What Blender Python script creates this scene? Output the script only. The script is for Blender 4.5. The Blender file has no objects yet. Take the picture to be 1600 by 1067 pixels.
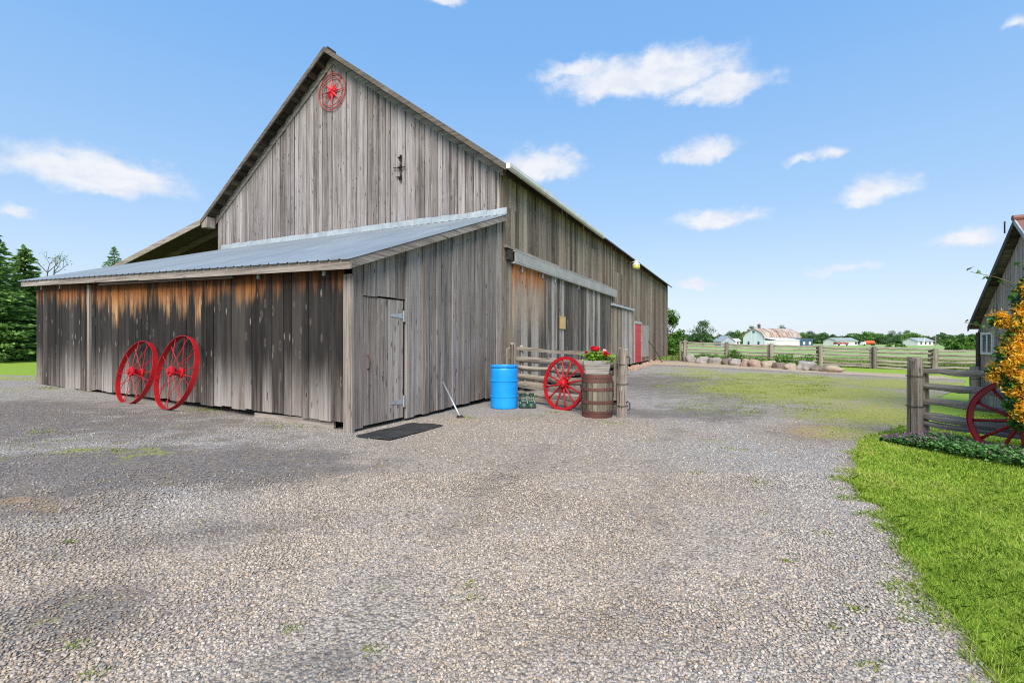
import bpy, bmesh, math, random
import numpy as np
from mathutils import Vector, Matrix, noise as mnoise
random.seed(7); RNG = np.random.default_rng(11)
S = bpy.context.scene
COL = S.collection
H = 1.4; F = 740.0; CX = 800.0; CY = 533.5          # camera height, focal length in photo pixels
BA = math.atan2(-.442, .897)                         # heading of the farm buildings
CO = (-2.42, 7.17)                                   # near corner of the lean-to shed

# ------------------------------------------------------------------ terrain
def g(x, y):
    x = np.asarray(x, float); y = np.asarray(y, float)
    z = .036*np.clip(-(x+2.2), 0, 18)
    z = z + .15*np.exp(-((x-11.5)**2+(y-30)**2)/50.) - .10*np.exp(-((x-19)**2+(y-22.5)**2)/30.)
    return z
def gz(x, y): return float(g(x, y))
def ground_at(px, py):                               # where a photo pixel meets the ground
    z = 0.
    for _ in range(6):
        d = F*(H-z)/(py-CY); x = (px-CX)/F*d; z = gz(x, d)
    return x, d, z
def at(px, d, py=None):
    x = (px-CX)/F*d
    return (x, d, gz(x, d) if py is None else H+(CY-py)/F*d)
def vnoise(x, y, seed=0, oct=4):
    r = np.random.default_rng(seed); out = 0; amp = 1; tot = 0
    x = np.asarray(x, float); y = np.asarray(y, float)
    for o in range(oct):
        L = r.random((64, 64)); xi = np.floor(x).astype(int); yi = np.floor(y).astype(int)
        fx = x-xi; fy = y-yi; fx = fx*fx*(3-2*fx); fy = fy*fy*(3-2*fy)
        a = L[xi % 64, yi % 64]; b = L[(xi+1) % 64, yi % 64]; c = L[xi % 64, (yi+1) % 64]; d = L[(xi+1) % 64, (yi+1) % 64]
        out = out+amp*((a*(1-fx)+b*fx)*(1-fy)+(c*(1-fx)+d*fx)*fy); tot += amp; amp *= .5; x = x*2.03+7.1; y = y*2.03+3.7
    return out/tot

# ------------------------------------------------------------------ objects
def tag(o, label=None, cat=None, group=None, kind=None):
    if label: o['label'] = label
    if cat: o['category'] = cat
    if group: o['group'] = group
    if kind: o['kind'] = kind
    return o
def thing(name, label, cat, loc=(0, 0, 0), rotz=0, group=None, rot=None):
    o = bpy.data.objects.new(name, None); COL.objects.link(o); o.empty_display_size = .2
    o.location = loc; o.rotation_euler = rot if rot else (0, 0, rotz)
    return tag(o, label, cat, group)
class MB:
    def __init__(s): s.v = []; s.f = []
    def add(s, vs, fs):
        n = len(s.v); s.v.extend([tuple(v) for v in vs]); s.f.extend([tuple(i+n for i in f) for f in fs]); return s
    def hexa(s, p):                                  # 4 bottom + 4 top corners, counter-clockwise from above
        return s.add(p, [(3, 2, 1, 0), (4, 5, 6, 7), (0, 1, 5, 4), (1, 2, 6, 5), (2, 3, 7, 6), (3, 0, 4, 7)])
    def box(s, a, b):
        x0, y0, z0 = a; x1, y1, z1 = b
        return s.hexa([(x0, y0, z0), (x1, y0, z0), (x1, y1, z0), (x0, y1, z0), (x0, y0, z1), (x1, y0, z1), (x1, y1, z1), (x0, y1, z1)])
    def tube(s, pts, rad, n=8, wob=0., seed=0, cap=True, flat=1.):
        r = random.Random(seed); pts = [Vector(p) for p in pts]; base = len(s.v); rings = len(pts)
        if not hasattr(rad, '__len__'): rad = [rad]*rings
        ph = [1+wob*r.uniform(-1, 1) for _ in range(n)]
        for i, p in enumerate(pts):
            t = (pts[min(i+1, rings-1)]-pts[max(i-1, 0)]).normalized()
            up = Vector((0, 0, 1)) if abs(t.z) < .9 else Vector((1, 0, 0))
            a = t.cross(up).normalized(); b = t.cross(a).normalized()
            for k in range(n):
                th = 2*math.pi*k/n; rr = rad[i]*ph[k]*(1+wob*.5*r.uniform(-1, 1))
                s.v.append(tuple(p+a*(math.cos(th)*rr*flat)+b*(math.sin(th)*rr)))
        for i in range(rings-1):
            for k in range(n):
                k2 = (k+1) % n
                s.f.append((base+i*n+k, base+i*n+k2, base+(i+1)*n+k2, base+(i+1)*n+k))
        if cap:
            s.f.append(tuple(base+k for k in range(n))[::-1]); s.f.append(tuple(base+(rings-1)*n+k for k in range(n)))
        return s
    def lathe(s, prof, n=32, axis='z', c=(0, 0, 0)):
        base = len(s.v)
        for r, h in prof:
            for k in range(n):
                a = 2*math.pi*k/n; u, w = r*math.cos(a), r*math.sin(a)
                s.v.append((c[0]+u, c[1]+w, c[2]+h) if axis == 'z' else (c[0]+u, c[1]+h, c[2]+w))
        for i in range(len(prof)-1):
            for k in range(n):
                k2 = (k+1) % n
                s.f.append((base+i*n+k, base+i*n+k2, base+(i+1)*n+k2, base+(i+1)*n+k))
        return s
    def torus(s, R, r, n=40, m=8, axis='y', c=(0, 0, 0), sq=None):
        prof = [(R+r*math.cos(2*math.pi*k/m), r*math.sin(2*math.pi*k/m)) for k in range(m+1)]
        if sq: prof = [(R-sq[0], -sq[1]), (R, -sq[1]), (R, sq[1]), (R-sq[0], sq[1]), (R-sq[0], -sq[1])]
        return s.lathe(prof, n, axis, c)
    def build(s, name, m, parent=None, label=None, smooth=False, bevel=0, fix=True):
        me = bpy.data.meshes.new(name); me.from_pydata(s.v, [], s.f)
        if fix:
            bm = bmesh.new(); bm.from_mesh(me); bmesh.ops.recalc_face_normals(bm, faces=bm.faces); bm.to_mesh(me); bm.free()
        me.materials.append(m)
        if smooth: me.polygons.foreach_set('use_smooth', [True]*len(me.polygons))
        o = bpy.data.objects.new(name, me); COL.objects.link(o); o.parent = parent
        if bevel:
            b = o.modifiers.new('bevel', 'BEVEL'); b.width = bevel; b.segments = 2; b.limit_method = 'ANGLE'
        if smooth == 'auto':
            me.polygons.foreach_set('use_smooth', [True]*len(me.polygons))
            try: me.set_sharp_from_angle(angle=math.radians(35))
            except Exception: pass
        if label: o['label'] = label
        return o
def mesh_np(name, v, f, m, parent=None, mask=None):
    v = np.asarray(v, np.float32); f = np.asarray(f, np.int32); k = f.shape[1]
    me = bpy.data.meshes.new(name); me.vertices.add(len(v)); me.vertices.foreach_set('co', v.ravel())
    me.loops.add(f.size); me.loops.foreach_set('vertex_index', f.ravel())
    me.polygons.add(len(f)); me.polygons.foreach_set('loop_start', np.arange(len(f), dtype=np.int32)*k)
    me.update(calc_edges=True); me.validate()
    if mask is not None:
        a = me.color_attributes.new('mask', 'FLOAT_COLOR', 'POINT'); a.data.foreach_set('color', np.asarray(mask, np.float32).ravel())
    me.materials.append(m)
    o = bpy.data.objects.new(name, me); COL.objects.link(o); o.parent = parent
    return o
def rand_unit(n):
    v = RNG.normal(size=(n, 3)); return v/np.linalg.norm(v, axis=1, keepdims=True)
def leaf_quads(c, size, up=.4, aspect=.6):           # diamond leaves at points c
    n = len(c); size = np.broadcast_to(np.asarray(size, float), (n,))*RNG.uniform(.7, 1.3, n)
    nr = rand_unit(n); nr[:, 2] = np.abs(nr[:, 2])+up; nr /= np.linalg.norm(nr, axis=1, keepdims=True)
    t = np.cross(nr, rand_unit(n)); t /= np.linalg.norm(t, axis=1, keepdims=True)+1e-9; b = np.cross(nr, t)
    s = size[:, None]
    v = np.stack([c-t*s*.5, c+b*s*.5*aspect+nr*s*.08, c+t*s*.5, c-b*s*.5*aspect+nr*s*.08], 1).reshape(-1, 3)
    return v, np.arange(4*n).reshape(n, 4)

# ------------------------------------------------------------------ materials
class NT:
    def __init__(s, name):
        s.m = bpy.data.materials.new(name); s.m.use_nodes = True; s.t = s.m.node_tree
        s.b = s.t.nodes['Principled BSDF']; s.b.inputs['Specular IOR Level'].default_value = .25
    def n(s, typ, **kw):
        nd = s.t.nodes.new(typ)
        for k, v in kw.items(): setattr(nd, k, v)
        return nd
    def set(s, sock, v):
        if isinstance(v, bpy.types.NodeSocket): s.t.links.new(v, sock)
        else: sock.default_value = v
    def math(s, op, a, b=0., c=0., clamp=False):
        nd = s.n('ShaderNodeMath', operation=op, use_clamp=clamp)
        for i, v in enumerate((a, b, c)): s.set(nd.inputs[i], v)
        return nd.outputs[0]
    def mul(s, a, b): return s.math('MULTIPLY', a, b)
    def add(s, a, b): return s.math('ADD', a, b)
    def sub(s, a, b): return s.math('SUBTRACT', a, b)
    def step(s, x, a, b):
        nd = s.n('ShaderNodeMapRange', interpolation_type='SMOOTHSTEP')
        s.set(nd.inputs['Value'], x); s.set(nd.inputs['From Min'], a); s.set(nd.inputs['From Max'], b); return nd.outputs[0]
    def mix(s, f, a, b, blend='MIX'):
        nd = s.n('ShaderNodeMix', data_type='RGBA', blend_type=blend)
        s.set(nd.inputs[0], f)
        for i, v in ((6, a), (7, b)): s.set(nd.inputs[i], (*v, 1) if isinstance(v, tuple) and len(v) == 3 else v)
        return nd.outputs[2]
    def ramp(s, f, stops):
        nd = s.n('ShaderNodeValToRGB'); cr = nd.color_ramp
        while len(cr.elements) < len(stops): cr.elements.new(.5)
        for e, (p, c) in zip(cr.elements, stops): e.position = p; e.color = (*c, 1) if len(c) == 3 else c
        s.set(nd.inputs[0], f); return nd.outputs[0]
    def vec(s, v, sc, off=None):
        nd = s.n('ShaderNodeVectorMath', operation='MULTIPLY'); s.set(nd.inputs[0], v); nd.inputs[1].default_value = sc
        if off is None: return nd.outputs[0]
        a = s.n('ShaderNodeVectorMath', operation='ADD'); s.t.links.new(nd.outputs[0], a.inputs[0]); s.set(a.inputs[1], off); return a.outputs[0]
    def noise(s, v, scale=1., detail=4., rough=.6, dist=0.):
        nd = s.n('ShaderNodeTexNoise'); s.set(nd.inputs['Vector'], v)
        nd.inputs['Scale'].default_value = scale; nd.inputs['Detail'].default_value = detail
        nd.inputs['Roughness'].default_value = rough; nd.inputs['Distortion'].default_value = dist; return nd.outputs['Fac']
    def vor(s, v, scale=1., feature='F1', rnd=1.):
        nd = s.n('ShaderNodeTexVoronoi', feature=feature); s.set(nd.inputs['Vector'], v); nd.inputs['Scale'].default_value = scale
        nd.inputs['Randomness'].default_value = rnd; return nd
    def pos(s): return s.n('ShaderNodeTexCoord').outputs['Object']
    def wpos(s): return s.n('ShaderNodeNewGeometry').outputs['Position']
    def isl(s): return s.n('ShaderNodeNewGeometry').outputs['Random Per Island']
    def attr(s, name='mask'):
        a = s.n('ShaderNodeAttribute', attribute_name=name); sp = s.n('ShaderNodeSeparateColor'); s.t.links.new(a.outputs['Color'], sp.inputs[0])
        return sp.outputs[0], sp.outputs[1], sp.outputs[2]
    def sep(s, v):
        nd = s.n('ShaderNodeSeparateXYZ'); s.set(nd.inputs[0], v); return nd.outputs
    def bump(s, h, strength=.3, dist=.02):
        nd = s.n('ShaderNodeBump'); nd.inputs['Strength'].default_value = strength; nd.inputs['Distance'].default_value = dist
        s.set(nd.inputs['Height'], h); s.t.links.new(nd.outputs[0], s.b.inputs['Normal'])
    def out(s, col, rough=.85, metal=0.):
        s.set(s.b.inputs['Base Color'], (*col, 1) if isinstance(col, tuple) and len(col) == 3 else col)
        s.set(s.b.inputs['Roughness'], rough); s.b.inputs['Metallic'].default_value = metal; return s.m

GREY = [(.18, (.045, .040, .037)), (.38, (.15, .13, .115)), (.55, (.25, .225, .205)), (.8, (.40, .375, .35))]
def wood(name, tones=GREY, axis='Z', knots=1., spread=.3, stain=None, rough=.88, tint=None):
    n = NT(name); p = n.pos(); r = n.isl()
    off = n.n('ShaderNodeCombineXYZ'); n.set(off.inputs[0], n.mul(r, 37.)); n.set(off.inputs[1], n.mul(r, 91.)); n.set(off.inputs[2], n.mul(r, 53.)); off = off.outputs[0]
    def sc(a, b): return {'Z': (a, a, b), 'X': (b, a, a), 'Y': (a, b, a)}[axis]
    n1 = n.noise(n.vec(p, sc(17, .4), off), 1, 5, .6, .2)
    n2 = n.noise(n.vec(p, sc(58, 1.2), off), 1, 5, .78)
    big = n.noise(p, .55, 3, .6)
    v = n.add(n.add(n.mul(n1, .42), n.mul(n2, .58)), n.mul(n.sub(r, .5), spread))
    v = n.add(v, n.mul(n.sub(big, .5), .13)); v = n.add(n.mul(n.sub(v, .5), 1.8), .5)
    col = n.ramp(v, tones)
    rr = n.math('FRACT', n.mul(r, 71.3))
    col = n.mix(n.mul(rr, .42), col, n.mix(.5, col, (.34, .23, .14), 'OVERLAY'))   # some boards browner
    if stain: col = stain(n, p, r, rr, col, n1, n2)
    vo = n.vor(n.vec(p, sc(6.5, 2.1), off), 1.); ksp = n.n('ShaderNodeSeparateColor'); n.t.links.new(vo.outputs['Color'], ksp.inputs[0]); kd = n.add(vo.outputs['Distance'], n.add(n.mul(n.step(ksp.outputs[0], .5, .7), .5), n.mul(ksp.outputs[1], .05)))
    km = n.mul(n.math('SUBTRACT', 1, n.step(kd, .06, .13)), knots*.9)
    ring = n.mul(n.mul(n.step(kd, .11, .15), n.math('SUBTRACT', 1, n.step(kd, .15, .24))), knots*.16)
    col = n.mix(ring, col, (.42, .36, .29)); col = n.mix(km, col, (.03, .022, .018))
    v2 = n.vor(n.vec(p, sc(15, 3.6), off), 1.); s2_ = n.n('ShaderNodeSeparateColor'); n.t.links.new(v2.outputs['Color'], s2_.inputs[0]); near_ = n.math('SUBTRACT', 1, n.step(v2.outputs['Distance'], .12, .30))
    col = n.mix(n.mul(n.mul(near_, n.math('SUBTRACT', 1, n.step(s2_.outputs[0], .20, .32))), .8*min(1, knots*1.5)), col, (.03, .025, .022)); col = n.mix(n.mul(n.mul(near_, n.step(s2_.outputs[0], .86, .94)), .45*min(1, knots*1.5)), col, (.42, .39, .36))
    ck = n.noise(n.vec(p, sc(26, .5), off), 1, 3, .6)
    col = n.mix(n.mul(n.step(ck, .62, .70), .8), col, (.022, .018, .016))
    n.bump(n.sub(n.add(n.mul(n2, .6), n1), n.mul(n.step(ck, .64, .72), .8)), .55, .012)
    return n.out(col, rough)
# weathering of the long front wall of the shed: raw orange wood kept dry at the top, black lichen, pale washed foot; some eave shade painted in along the top edge
def st_front(n, p, r, rr, col, n1, n2):
    x, y, z = n.sep(p)
    dn = n.sub(n.sub(2.50, n.mul(x, .024)), z)       # metres below the eave
    streak = n.noise(n.vec(p, (7, 7, .55)), 1, 5, .7)
    wob = n.noise(n.vec(p, (1.1, 1.1, .2)), 1, 2, .5)
    dark = n.mix(n.step(streak, .40, .74), (.006, .0052, .005), (.034, .029, .026))
    dark = n.mix(n.mul(n.step(n2, .60, .82), .65), dark, (.135, .118, .10))
    dark = n.mix(n.mul(n.step(rr, .8, .98), .45), dark, (.085, .075, .066))
    lowf = n.step(n.add(dn, n.mul(n.sub(streak, .5), .8)), 1.25, 2.45)
    c = n.mix(n.mul(n.math('SUBTRACT', 1, lowf), .95), col, dark)
    zone = n.mul(n.step(x, -8.4, -7.2), n.math('SUBTRACT', 1, n.step(x, -4.4, -2.6)))
    ln = n.add(n.add(.10, n.mul(zone, .22)), n.add(n.mul(n.mul(rr, rr), n.add(.10, n.mul(zone, .40))), n.add(n.mul(n.sub(streak, .47), 1.1), n.mul(n.sub(wob, .5), .8))))
    om = n.math('SUBTRACT', 1, n.step(n.sub(dn, ln), -.22, .24))
    oc = n.mix(n.step(n.add(dn, n.mul(n.sub(n2, .5), .7)), .10, .75), (.30, .098, .018), (.47, .28, .13))
    oc = n.mix(n.mul(n.step(n2, .46, .68), .8), oc, (.075, .030, .011))
    top = n.math('SUBTRACT', 1, n.step(n.add(dn, n.mul(n.sub(streak, .5), .3)), .02, .26)); oc = n.mix(n.mul(top, .8), oc, (.055, .022, .008))  # darker brown just below the eave, partly eave shade put into the colour
    return n.mix(n.mul(om, n.add(.30, n.mul(n.step(streak, .40, .56), .70))), c, oc)
def st_side(n, p, r, rr, col, n1, n2):
    big = n.noise(n.vec(p, (1, .35, .12)), 1, 4, .6)
    c = n.mix(n.mul(n.step(big, .40, .60), .7), col, n.mix(.5, col, (.13, .075, .04)))
    s2 = n.noise(n.vec(p, (5, 2.2, .4)), 1, 3, .6)
    return n.mix(n.mul(n.step(s2, .62, .78), .5), c, (.30, .17, .085))
def st_door(n, p, r, rr, col, n1, n2):
    x, y, z = n.sep(p)
    near = n.math('SUBTRACT', 1, n.step(y, 7.2, 7.7))
    dn = n.sub(3.4, z); streak = n.noise(n.vec(p, (9, 6, .5)), 1, 4, .65)
    dk = n.mix(n.mul(n.step(n.add(streak, n.mul(n.sub(rr, .5), .3)), .45, .62), .75), col, (.05, .045, .042))
    om = n.mul(near, n.math('SUBTRACT', 1, n.step(n.add(dn, n.mul(n.sub(streak, .5), 1.2)), .1, .75)))
    pale = n.mul(near, n.math('SUBTRACT', 1, n.step(n.add(dn, n.mul(n.sub(streak, .5), 1.6)), .9, 2.0)))
    c = n.mix(near, dk, col); c = n.mix(n.mul(pale, .8), c, n.mix(n.step(n2, .4, .65), (.26, .19, .14), (.50, .40, .30))); return n.mix(n.mul(om, .9), c, n.mix(n.step(streak, .4, .6), (.34, .10, .025), (.54, .23, .07)))
def tones(k, r=1., b=1.): return [(p, (c[0]*k*r, c[1]*k, c[2]*k*b)) for p, c in GREY]
M = {}
M['gable'] = wood('weathered_gable_boards', tones(1.08, .98, 1.12), knots=1., spread=.12)
M['shadegable'] = wood('pale_brown_boards', tones(1.95, 1.05, .97), knots=1., spread=.12)
M['front'] = wood('stained_front_boards', tones(.86, 1, 1.02), knots=1., stain=st_front)
M['sidew'] = wood('grey_shed_boards', tones(1.06, 1.0, 1.03), knots=1., spread=.12)
M['door'] = wood('grey_door_boards', tones(1.05, 1.02, 1.0), knots=1.3, spread=.15)
M['barnside'] = wood('brown_barn_boards', tones(.93, 1.06, .90), knots=.8, spread=.26, stain=st_side)
M['slide'] = wood('sliding_door_boards', tones(.95, 1, .97), knots=.8, spread=.4, stain=st_door)
M['pale'] = wood('pale_washed_boards', tones(1.45, .98, 1.02), knots=.4, spread=.15)
M['trimx'] = wood('grey_trim_x', tones(1.15), 'X', knots=.5, spread=.2)
M['trimy'] = wood('grey_trim_y', tones(1.15), 'Y', knots=.5, spread=.2)
M['trimz'] = wood('grey_trim_z', tones(1.1), 'Z', knots=.5, spread=.2)
M['midx'] = wood('brown_weathered_trim', tones(.46, 1.03, .95), 'X', knots=.3)
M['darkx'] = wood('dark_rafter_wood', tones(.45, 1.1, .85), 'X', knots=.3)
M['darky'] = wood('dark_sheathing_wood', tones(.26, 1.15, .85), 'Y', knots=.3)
M['railx'] = wood('split_cedar_rail', tones(1.12, 1, .95), 'X', knots=.6, spread=.3)
M['post'] = wood('old_cedar_post', tones(1.12, 1.02, .95), 'Z', knots=1.4, spread=.2)
M['white_wood'] = wood('worn_whitewashed_wood', [(.2, (.07, .06, .052)), (.42, (.20, .188, .172)), (.6, (.34, .325, .305)), (.85, (.46, .445, .42))], 'X', knots=.2, spread=.15)
M['stave'] = wood('barrel_staves', tones(.62, 1.0, .85), 'Z', knots=.4, spread=.3)
def paint(name, c, c2=None, rough=.45, chip=None, scale=3., metal=0., spec=.4, lo=.35, hi=.7):
    n = NT(name); p = n.pos(); c2 = c2 or tuple(x*.7 for x in c)
    f = n.noise(p, scale, 6, .65); col = n.mix(n.step(f, lo, hi), c, c2)
    f2 = n.noise(p, scale*9, 4, .7)
    if chip: col = n.mix(n.step(f2, .60, .68), col, chip)
    n.b.inputs['Specular IOR Level'].default_value = spec; n.bump(f2, .15, .004)
    return n.out(col, n.add(rough-.1, n.mul(f2, .25)), metal)
M['red'] = paint('red_wheel_paint', (.44, .007, .013), (.27, .006, .012), .5, (.17, .03, .02), 2.5)
M['darkred'] = paint('dark_red_wheel_paint', (.33, .008, .014), (.20, .006, .01), .45, (.10, .02, .015), 3.)
M['fadedred'] = paint('faded_red_iron', (.48, .035, .04), (.26, .06, .05), .6, (.22, .15, .13), 5.)
M['starred'] = paint('bright_star_red', (.75, .012, .03), (.58, .012, .03), .5, None, 5.)
M['reddoor'] = paint('red_door_paint', (.56, .012, .025), (.45, .03, .035), .5, (.5, .12, .12), 4.)
M['blue'] = paint('blue_drum_plastic', (.004, .26, .72), (.012, .31, .76), .38, None, 2.2, spec=.45)
M['galv'] = paint('galvanised_steel', (.50, .53, .56), (.36, .39, .42), .42, None, 6., .55)
M['flash'] = paint('pale_flashing_metal', (.44, .48, .51), (.30, .335, .36), .42, (.35, .36, .37), 2.5, .3)
M['gutter'] = paint('white_gutter', (.66, .65, .62), (.52, .50, .47), .4, None, 2.)
M['rustiron'] = paint('rusty_hoop_iron', (.115, .042, .032), (.062, .030, .026), .65, (.18, .075, .045), 5.)
M['blackiron'] = paint('black_iron', (.022, .019, .018), (.05, .03, .022), .6, None, 12.)
M['rubber'] = paint('black_rubber_mat', (.028, .028, .030), (.05, .048, .046), .8, (.09, .085, .08), 3., spec=.2)
M['notice'] = paint('tan_notice_board', (.62, .42, .17), (.50, .33, .14), .7, (.42, .27, .12), 5.)
M['boot'] = paint('dark_green_rubber', (.015, .048, .034), (.035, .08, .058), .4, None, 9.)
M['bootpale'] = paint('pale_boot_trim', (.26, .34, .29), (.15, .21, .18), .5, None, 9.)
M['lampwhite'] = paint('white_lamp_metal', (.80, .80, .78), (.70, .70, .68), .4)
M['lens'] = paint('yellowed_lamp_lens', (.60, .57, .12), (.52, .50, .16), .25)
M['track'] = paint('grey_track_cover', (.38, .37, .35), (.29, .28, .265), .55, (.22, .19, .165), 1.6)
M['whitepaint'] = paint('white_paint', (.78, .78, .76), (.62, .62, .60), .55, None, 2.)
M['houseroof'] = paint('grey_far_roof', (.30, .34, .33), (.22, .26, .26), .6, None, .5)
M['greyroof'] = paint('slate_grey_gable', (.34, .38, .43), (.26, .30, .35), .6, None, .5)
M['bluewall'] = paint('blue_far_wall', (.055, .10, .17), (.04, .075, .13), .6, None, .5)
M['glass'] = paint('dark_window_glass', (.035, .04, .045), (.06, .07, .08), .08, None, 2., spec=.6)
M['brick'] = paint('red_brown_load', (.30, .045, .03), (.18, .03, .025), .7, None, 1.5)
M['orange'] = paint('orange_truck_paint', (.62, .11, .03), (.48, .08, .025), .5, None, 1.)
M['barkm'] = wood('tree_bark', [(.2, (.03, .025, .02)), (.45, (.09, .075, .06)), (.7, (.17, .15, .125)), (.9, (.22, .2, .17))], 'Z', knots=0)
M['stem'] = paint('green_vine_stem', (.10, .14, .04), (.14, .10, .05), .7, None, 9.)
M['roofdark'] = paint('dark_weathered_roofing', (.085, .075, .07), (.14, .13, .125), .8, (.05, .045, .042), 1.5)
M['soil'] = paint('dark_soil', (.06, .045, .035), (.10, .08, .06), .9, None, 3.)
def roofmetal():
    n = NT('blue_grey_roof_sheet'); p = n.pos()
    f = n.noise(n.vec(p, (1.2, .5, .5)), 1, 5, .6); f2 = n.noise(n.vec(p, (14, 1.0, 1)), 1, 4, .6)
    c = n.mix(n.step(f, .3, .7), (.23, .275, .315), (.31, .355, .395)); c = n.mix(n.mul(n.step(f2, .55, .75), .4), c, (.40, .44, .475))
    sh = n.n('ShaderNodeTexWhiteNoise', noise_dimensions='1D'); x, y, z = n.sep(p); n.set(sh.inputs['W'], n.math('FLOOR', n.mul(x, 1.14)))
    c = n.mix(n.mul(sh.outputs['Value'], .28), c, (.20, .23, .255)); st = n.noise(n.vec(p, (7, .5, 1)), 1, 5, .7); c = n.mix(n.mul(n.step(st, .60, .78), .5), c, (.30, .235, .19))
    seam = n.math('LESS_THAN', n.math('ABSOLUTE', n.sub(y, 2.6)), .012); c = n.mix(n.mul(seam, .5), c, (.10, .11, .12))
    return n.out(c, n.add(.38, n.mul(f2, .25)), .35)
M['roof'] = roofmetal()
def rusty_roof(name, sc=1.2):
    n = NT(name); p = n.pos(); f = n.noise(n.vec(p, (.35, 1.1, .35)), sc, 6, .75); s = n.noise(n.vec(p, (.05, 1.3, .05)), sc, 2, .6)
    c = n.ramp(n.add(n.mul(f, .6), n.mul(s, .4)), [(.40, (.50, .48, .45)), (.49, (.42, .36, .31)), (.55, (.25, .13, .085)), (.68, (.13, .065, .045))])
    return n.out(c, .75)
M['rustroof'] = rusty_roof('rust_streaked_roof', .9)
M['redroof'] = paint('rusted_red_roof', (.21, .095, .075), (.15, .07, .06), .65, (.30, .18, .15), 4.)
def gambrel_m():
    n = NT('pale_blue_far_siding'); p = n.pos(); f = n.noise(n.vec(p, (3, 3, .15)), 1, 4, .6)
    return n.out(n.mix(n.step(f, .35, .65), (.46, .55, .57), (.58, .65, .66)), .7)
M['gambrel'] = gambrel_m()
def leafm(name, stops, rough=.6, trans=.25, nscale=.8):
    n = NT(name); r = n.isl(); f = n.noise(n.wpos(), nscale, 3, .6)
    n.set(n.b.inputs['Base Color'], n.ramp(n.add(n.mul(r, .6), n.mul(f, .42)), stops)); n.b.inputs['Roughness'].default_value = rough
    tr = n.n('ShaderNodeBsdfTranslucent'); n.t.links.new(n.b.inputs['Base Color'].links[0].from_socket, tr.inputs[0])
    ms = n.n('ShaderNodeMixShader'); ms.inputs[0].default_value = trans
    n.t.links.new(n.b.outputs[0], ms.inputs[1]); n.t.links.new(tr.outputs[0], ms.inputs[2])
    n.t.links.new(ms.outputs[0], n.t.nodes['Material Output'].inputs[0]); return n.m
M['spruce'] = leafm('spruce_needles', [(.15, (.06, .12, .035)), (.5, (.16, .30, .07)), (.8, (.29, .46, .12)), (1, (.38, .52, .16))], .6, .38, 1.5)
M['decid'] = leafm('broad_leaves', [(.15, (.035, .09, .012)), (.5, (.09, .21, .03)), (.8, (.16, .32, .045)), (1, (.24, .40, .07))])
M['fardark'] = leafm('far_dark_leaves', [(.15, (.035, .075, .03)), (.5, (.075, .15, .055)), (.85, (.13, .23, .08)), (1, (.17, .28, .09))], nscale=.15)
M['farlight'] = leafm('far_light_leaves', [(.15, (.06, .14, .03)), (.5, (.13, .27, .055)), (.85, (.20, .37, .08)), (1, (.26, .43, .10))], nscale=.15)
M['vine'] = leafm('vine_leaves', [(.1, (.02, .07, .016)), (.5, (.05, .15, .03)), (.8, (.10, .24, .045)), (1, (.17, .31, .07))])
M['blossom'] = leafm('orange_blossom', [(.1, (.84, .28, .010)), (.35, (.92, .45, .016)), (.65, (.94, .58, .05)), (.88, (.94, .74, .20)), (1, (.84, .24, .05))], .5, .5, 3.)
M['cover'] = leafm('ground_cover_leaves', [(.1, (.045, .11, .03)), (.5, (.11, .26, .07)), (.8, (.19, .37, .12)), (1, (.32, .46, .20))], .5, .2, 2.)
M['purple'] = leafm('purple_flowers', [(.2, (.20, .08, .17)), (.6, (.32, .15, .27)), (1, (.42, .25, .36))], .6, .2, 2.)
M['geran'] = leafm('geranium_leaves', [(.1, (.06, .15, .01)), (.5, (.14, .30, .02)), (.8, (.28, .42, .03)), (1, (.45, .5, .05))], .5, .25, 5.)
M['petal'] = leafm('red_petals', [(.1, (.45, .004, .012)), (.6, (.68, .008, .02)), (1, (.78, .03, .05))], .5, .15, 5.)
M['petalpale'] = leafm('pale_pink_petals', [(.1, (.7, .35, .35)), (.6, (.8, .55, .5)), (1, (.8, .7, .65))], .5, .15, 5.)
M['blade'] = leafm('grass_blades', [(.12, (.10, .19, .022)), (.36, (.21, .345, .032)), (.58, (.33, .455, .055)), (.78, (.44, .52, .095)), (.95, (.58, .52, .22))], .55, .3, 2.6)
def vary(m, sc, amt):                                # broad patches of paler and darker growth
    t = m.node_tree; rmp = [q for q in t.nodes if q.type == 'VALTORGB'][0]; src = rmp.inputs[0].links[0].from_socket
    ge = t.nodes.new('ShaderNodeNewGeometry'); no = t.nodes.new('ShaderNodeTexNoise'); no.inputs['Scale'].default_value = sc; no.inputs['Detail'].default_value = 5; t.links.new(ge.outputs['Position'], no.inputs['Vector'])
    a = t.nodes.new('ShaderNodeMath'); a.operation = 'MULTIPLY_ADD'; t.links.new(no.outputs['Fac'], a.inputs[0]); a.inputs[1].default_value = amt; t.links.new(src, a.inputs[2])
    b = t.nodes.new('ShaderNodeMath'); b.operation = 'SUBTRACT'; t.links.new(a.outputs[0], b.inputs[0]); b.inputs[1].default_value = amt*.5; t.links.new(b.outputs[0], rmp.inputs[0])
vary(M['blade'], .9, .75); vary(M['blade'], 6., .6)
M['weed'] = leafm('weed_leaves', [(.1, (.10, .15, .025)), (.5, (.20, .27, .04)), (1, (.36, .38, .09))], .6, .2, 4.)
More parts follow.
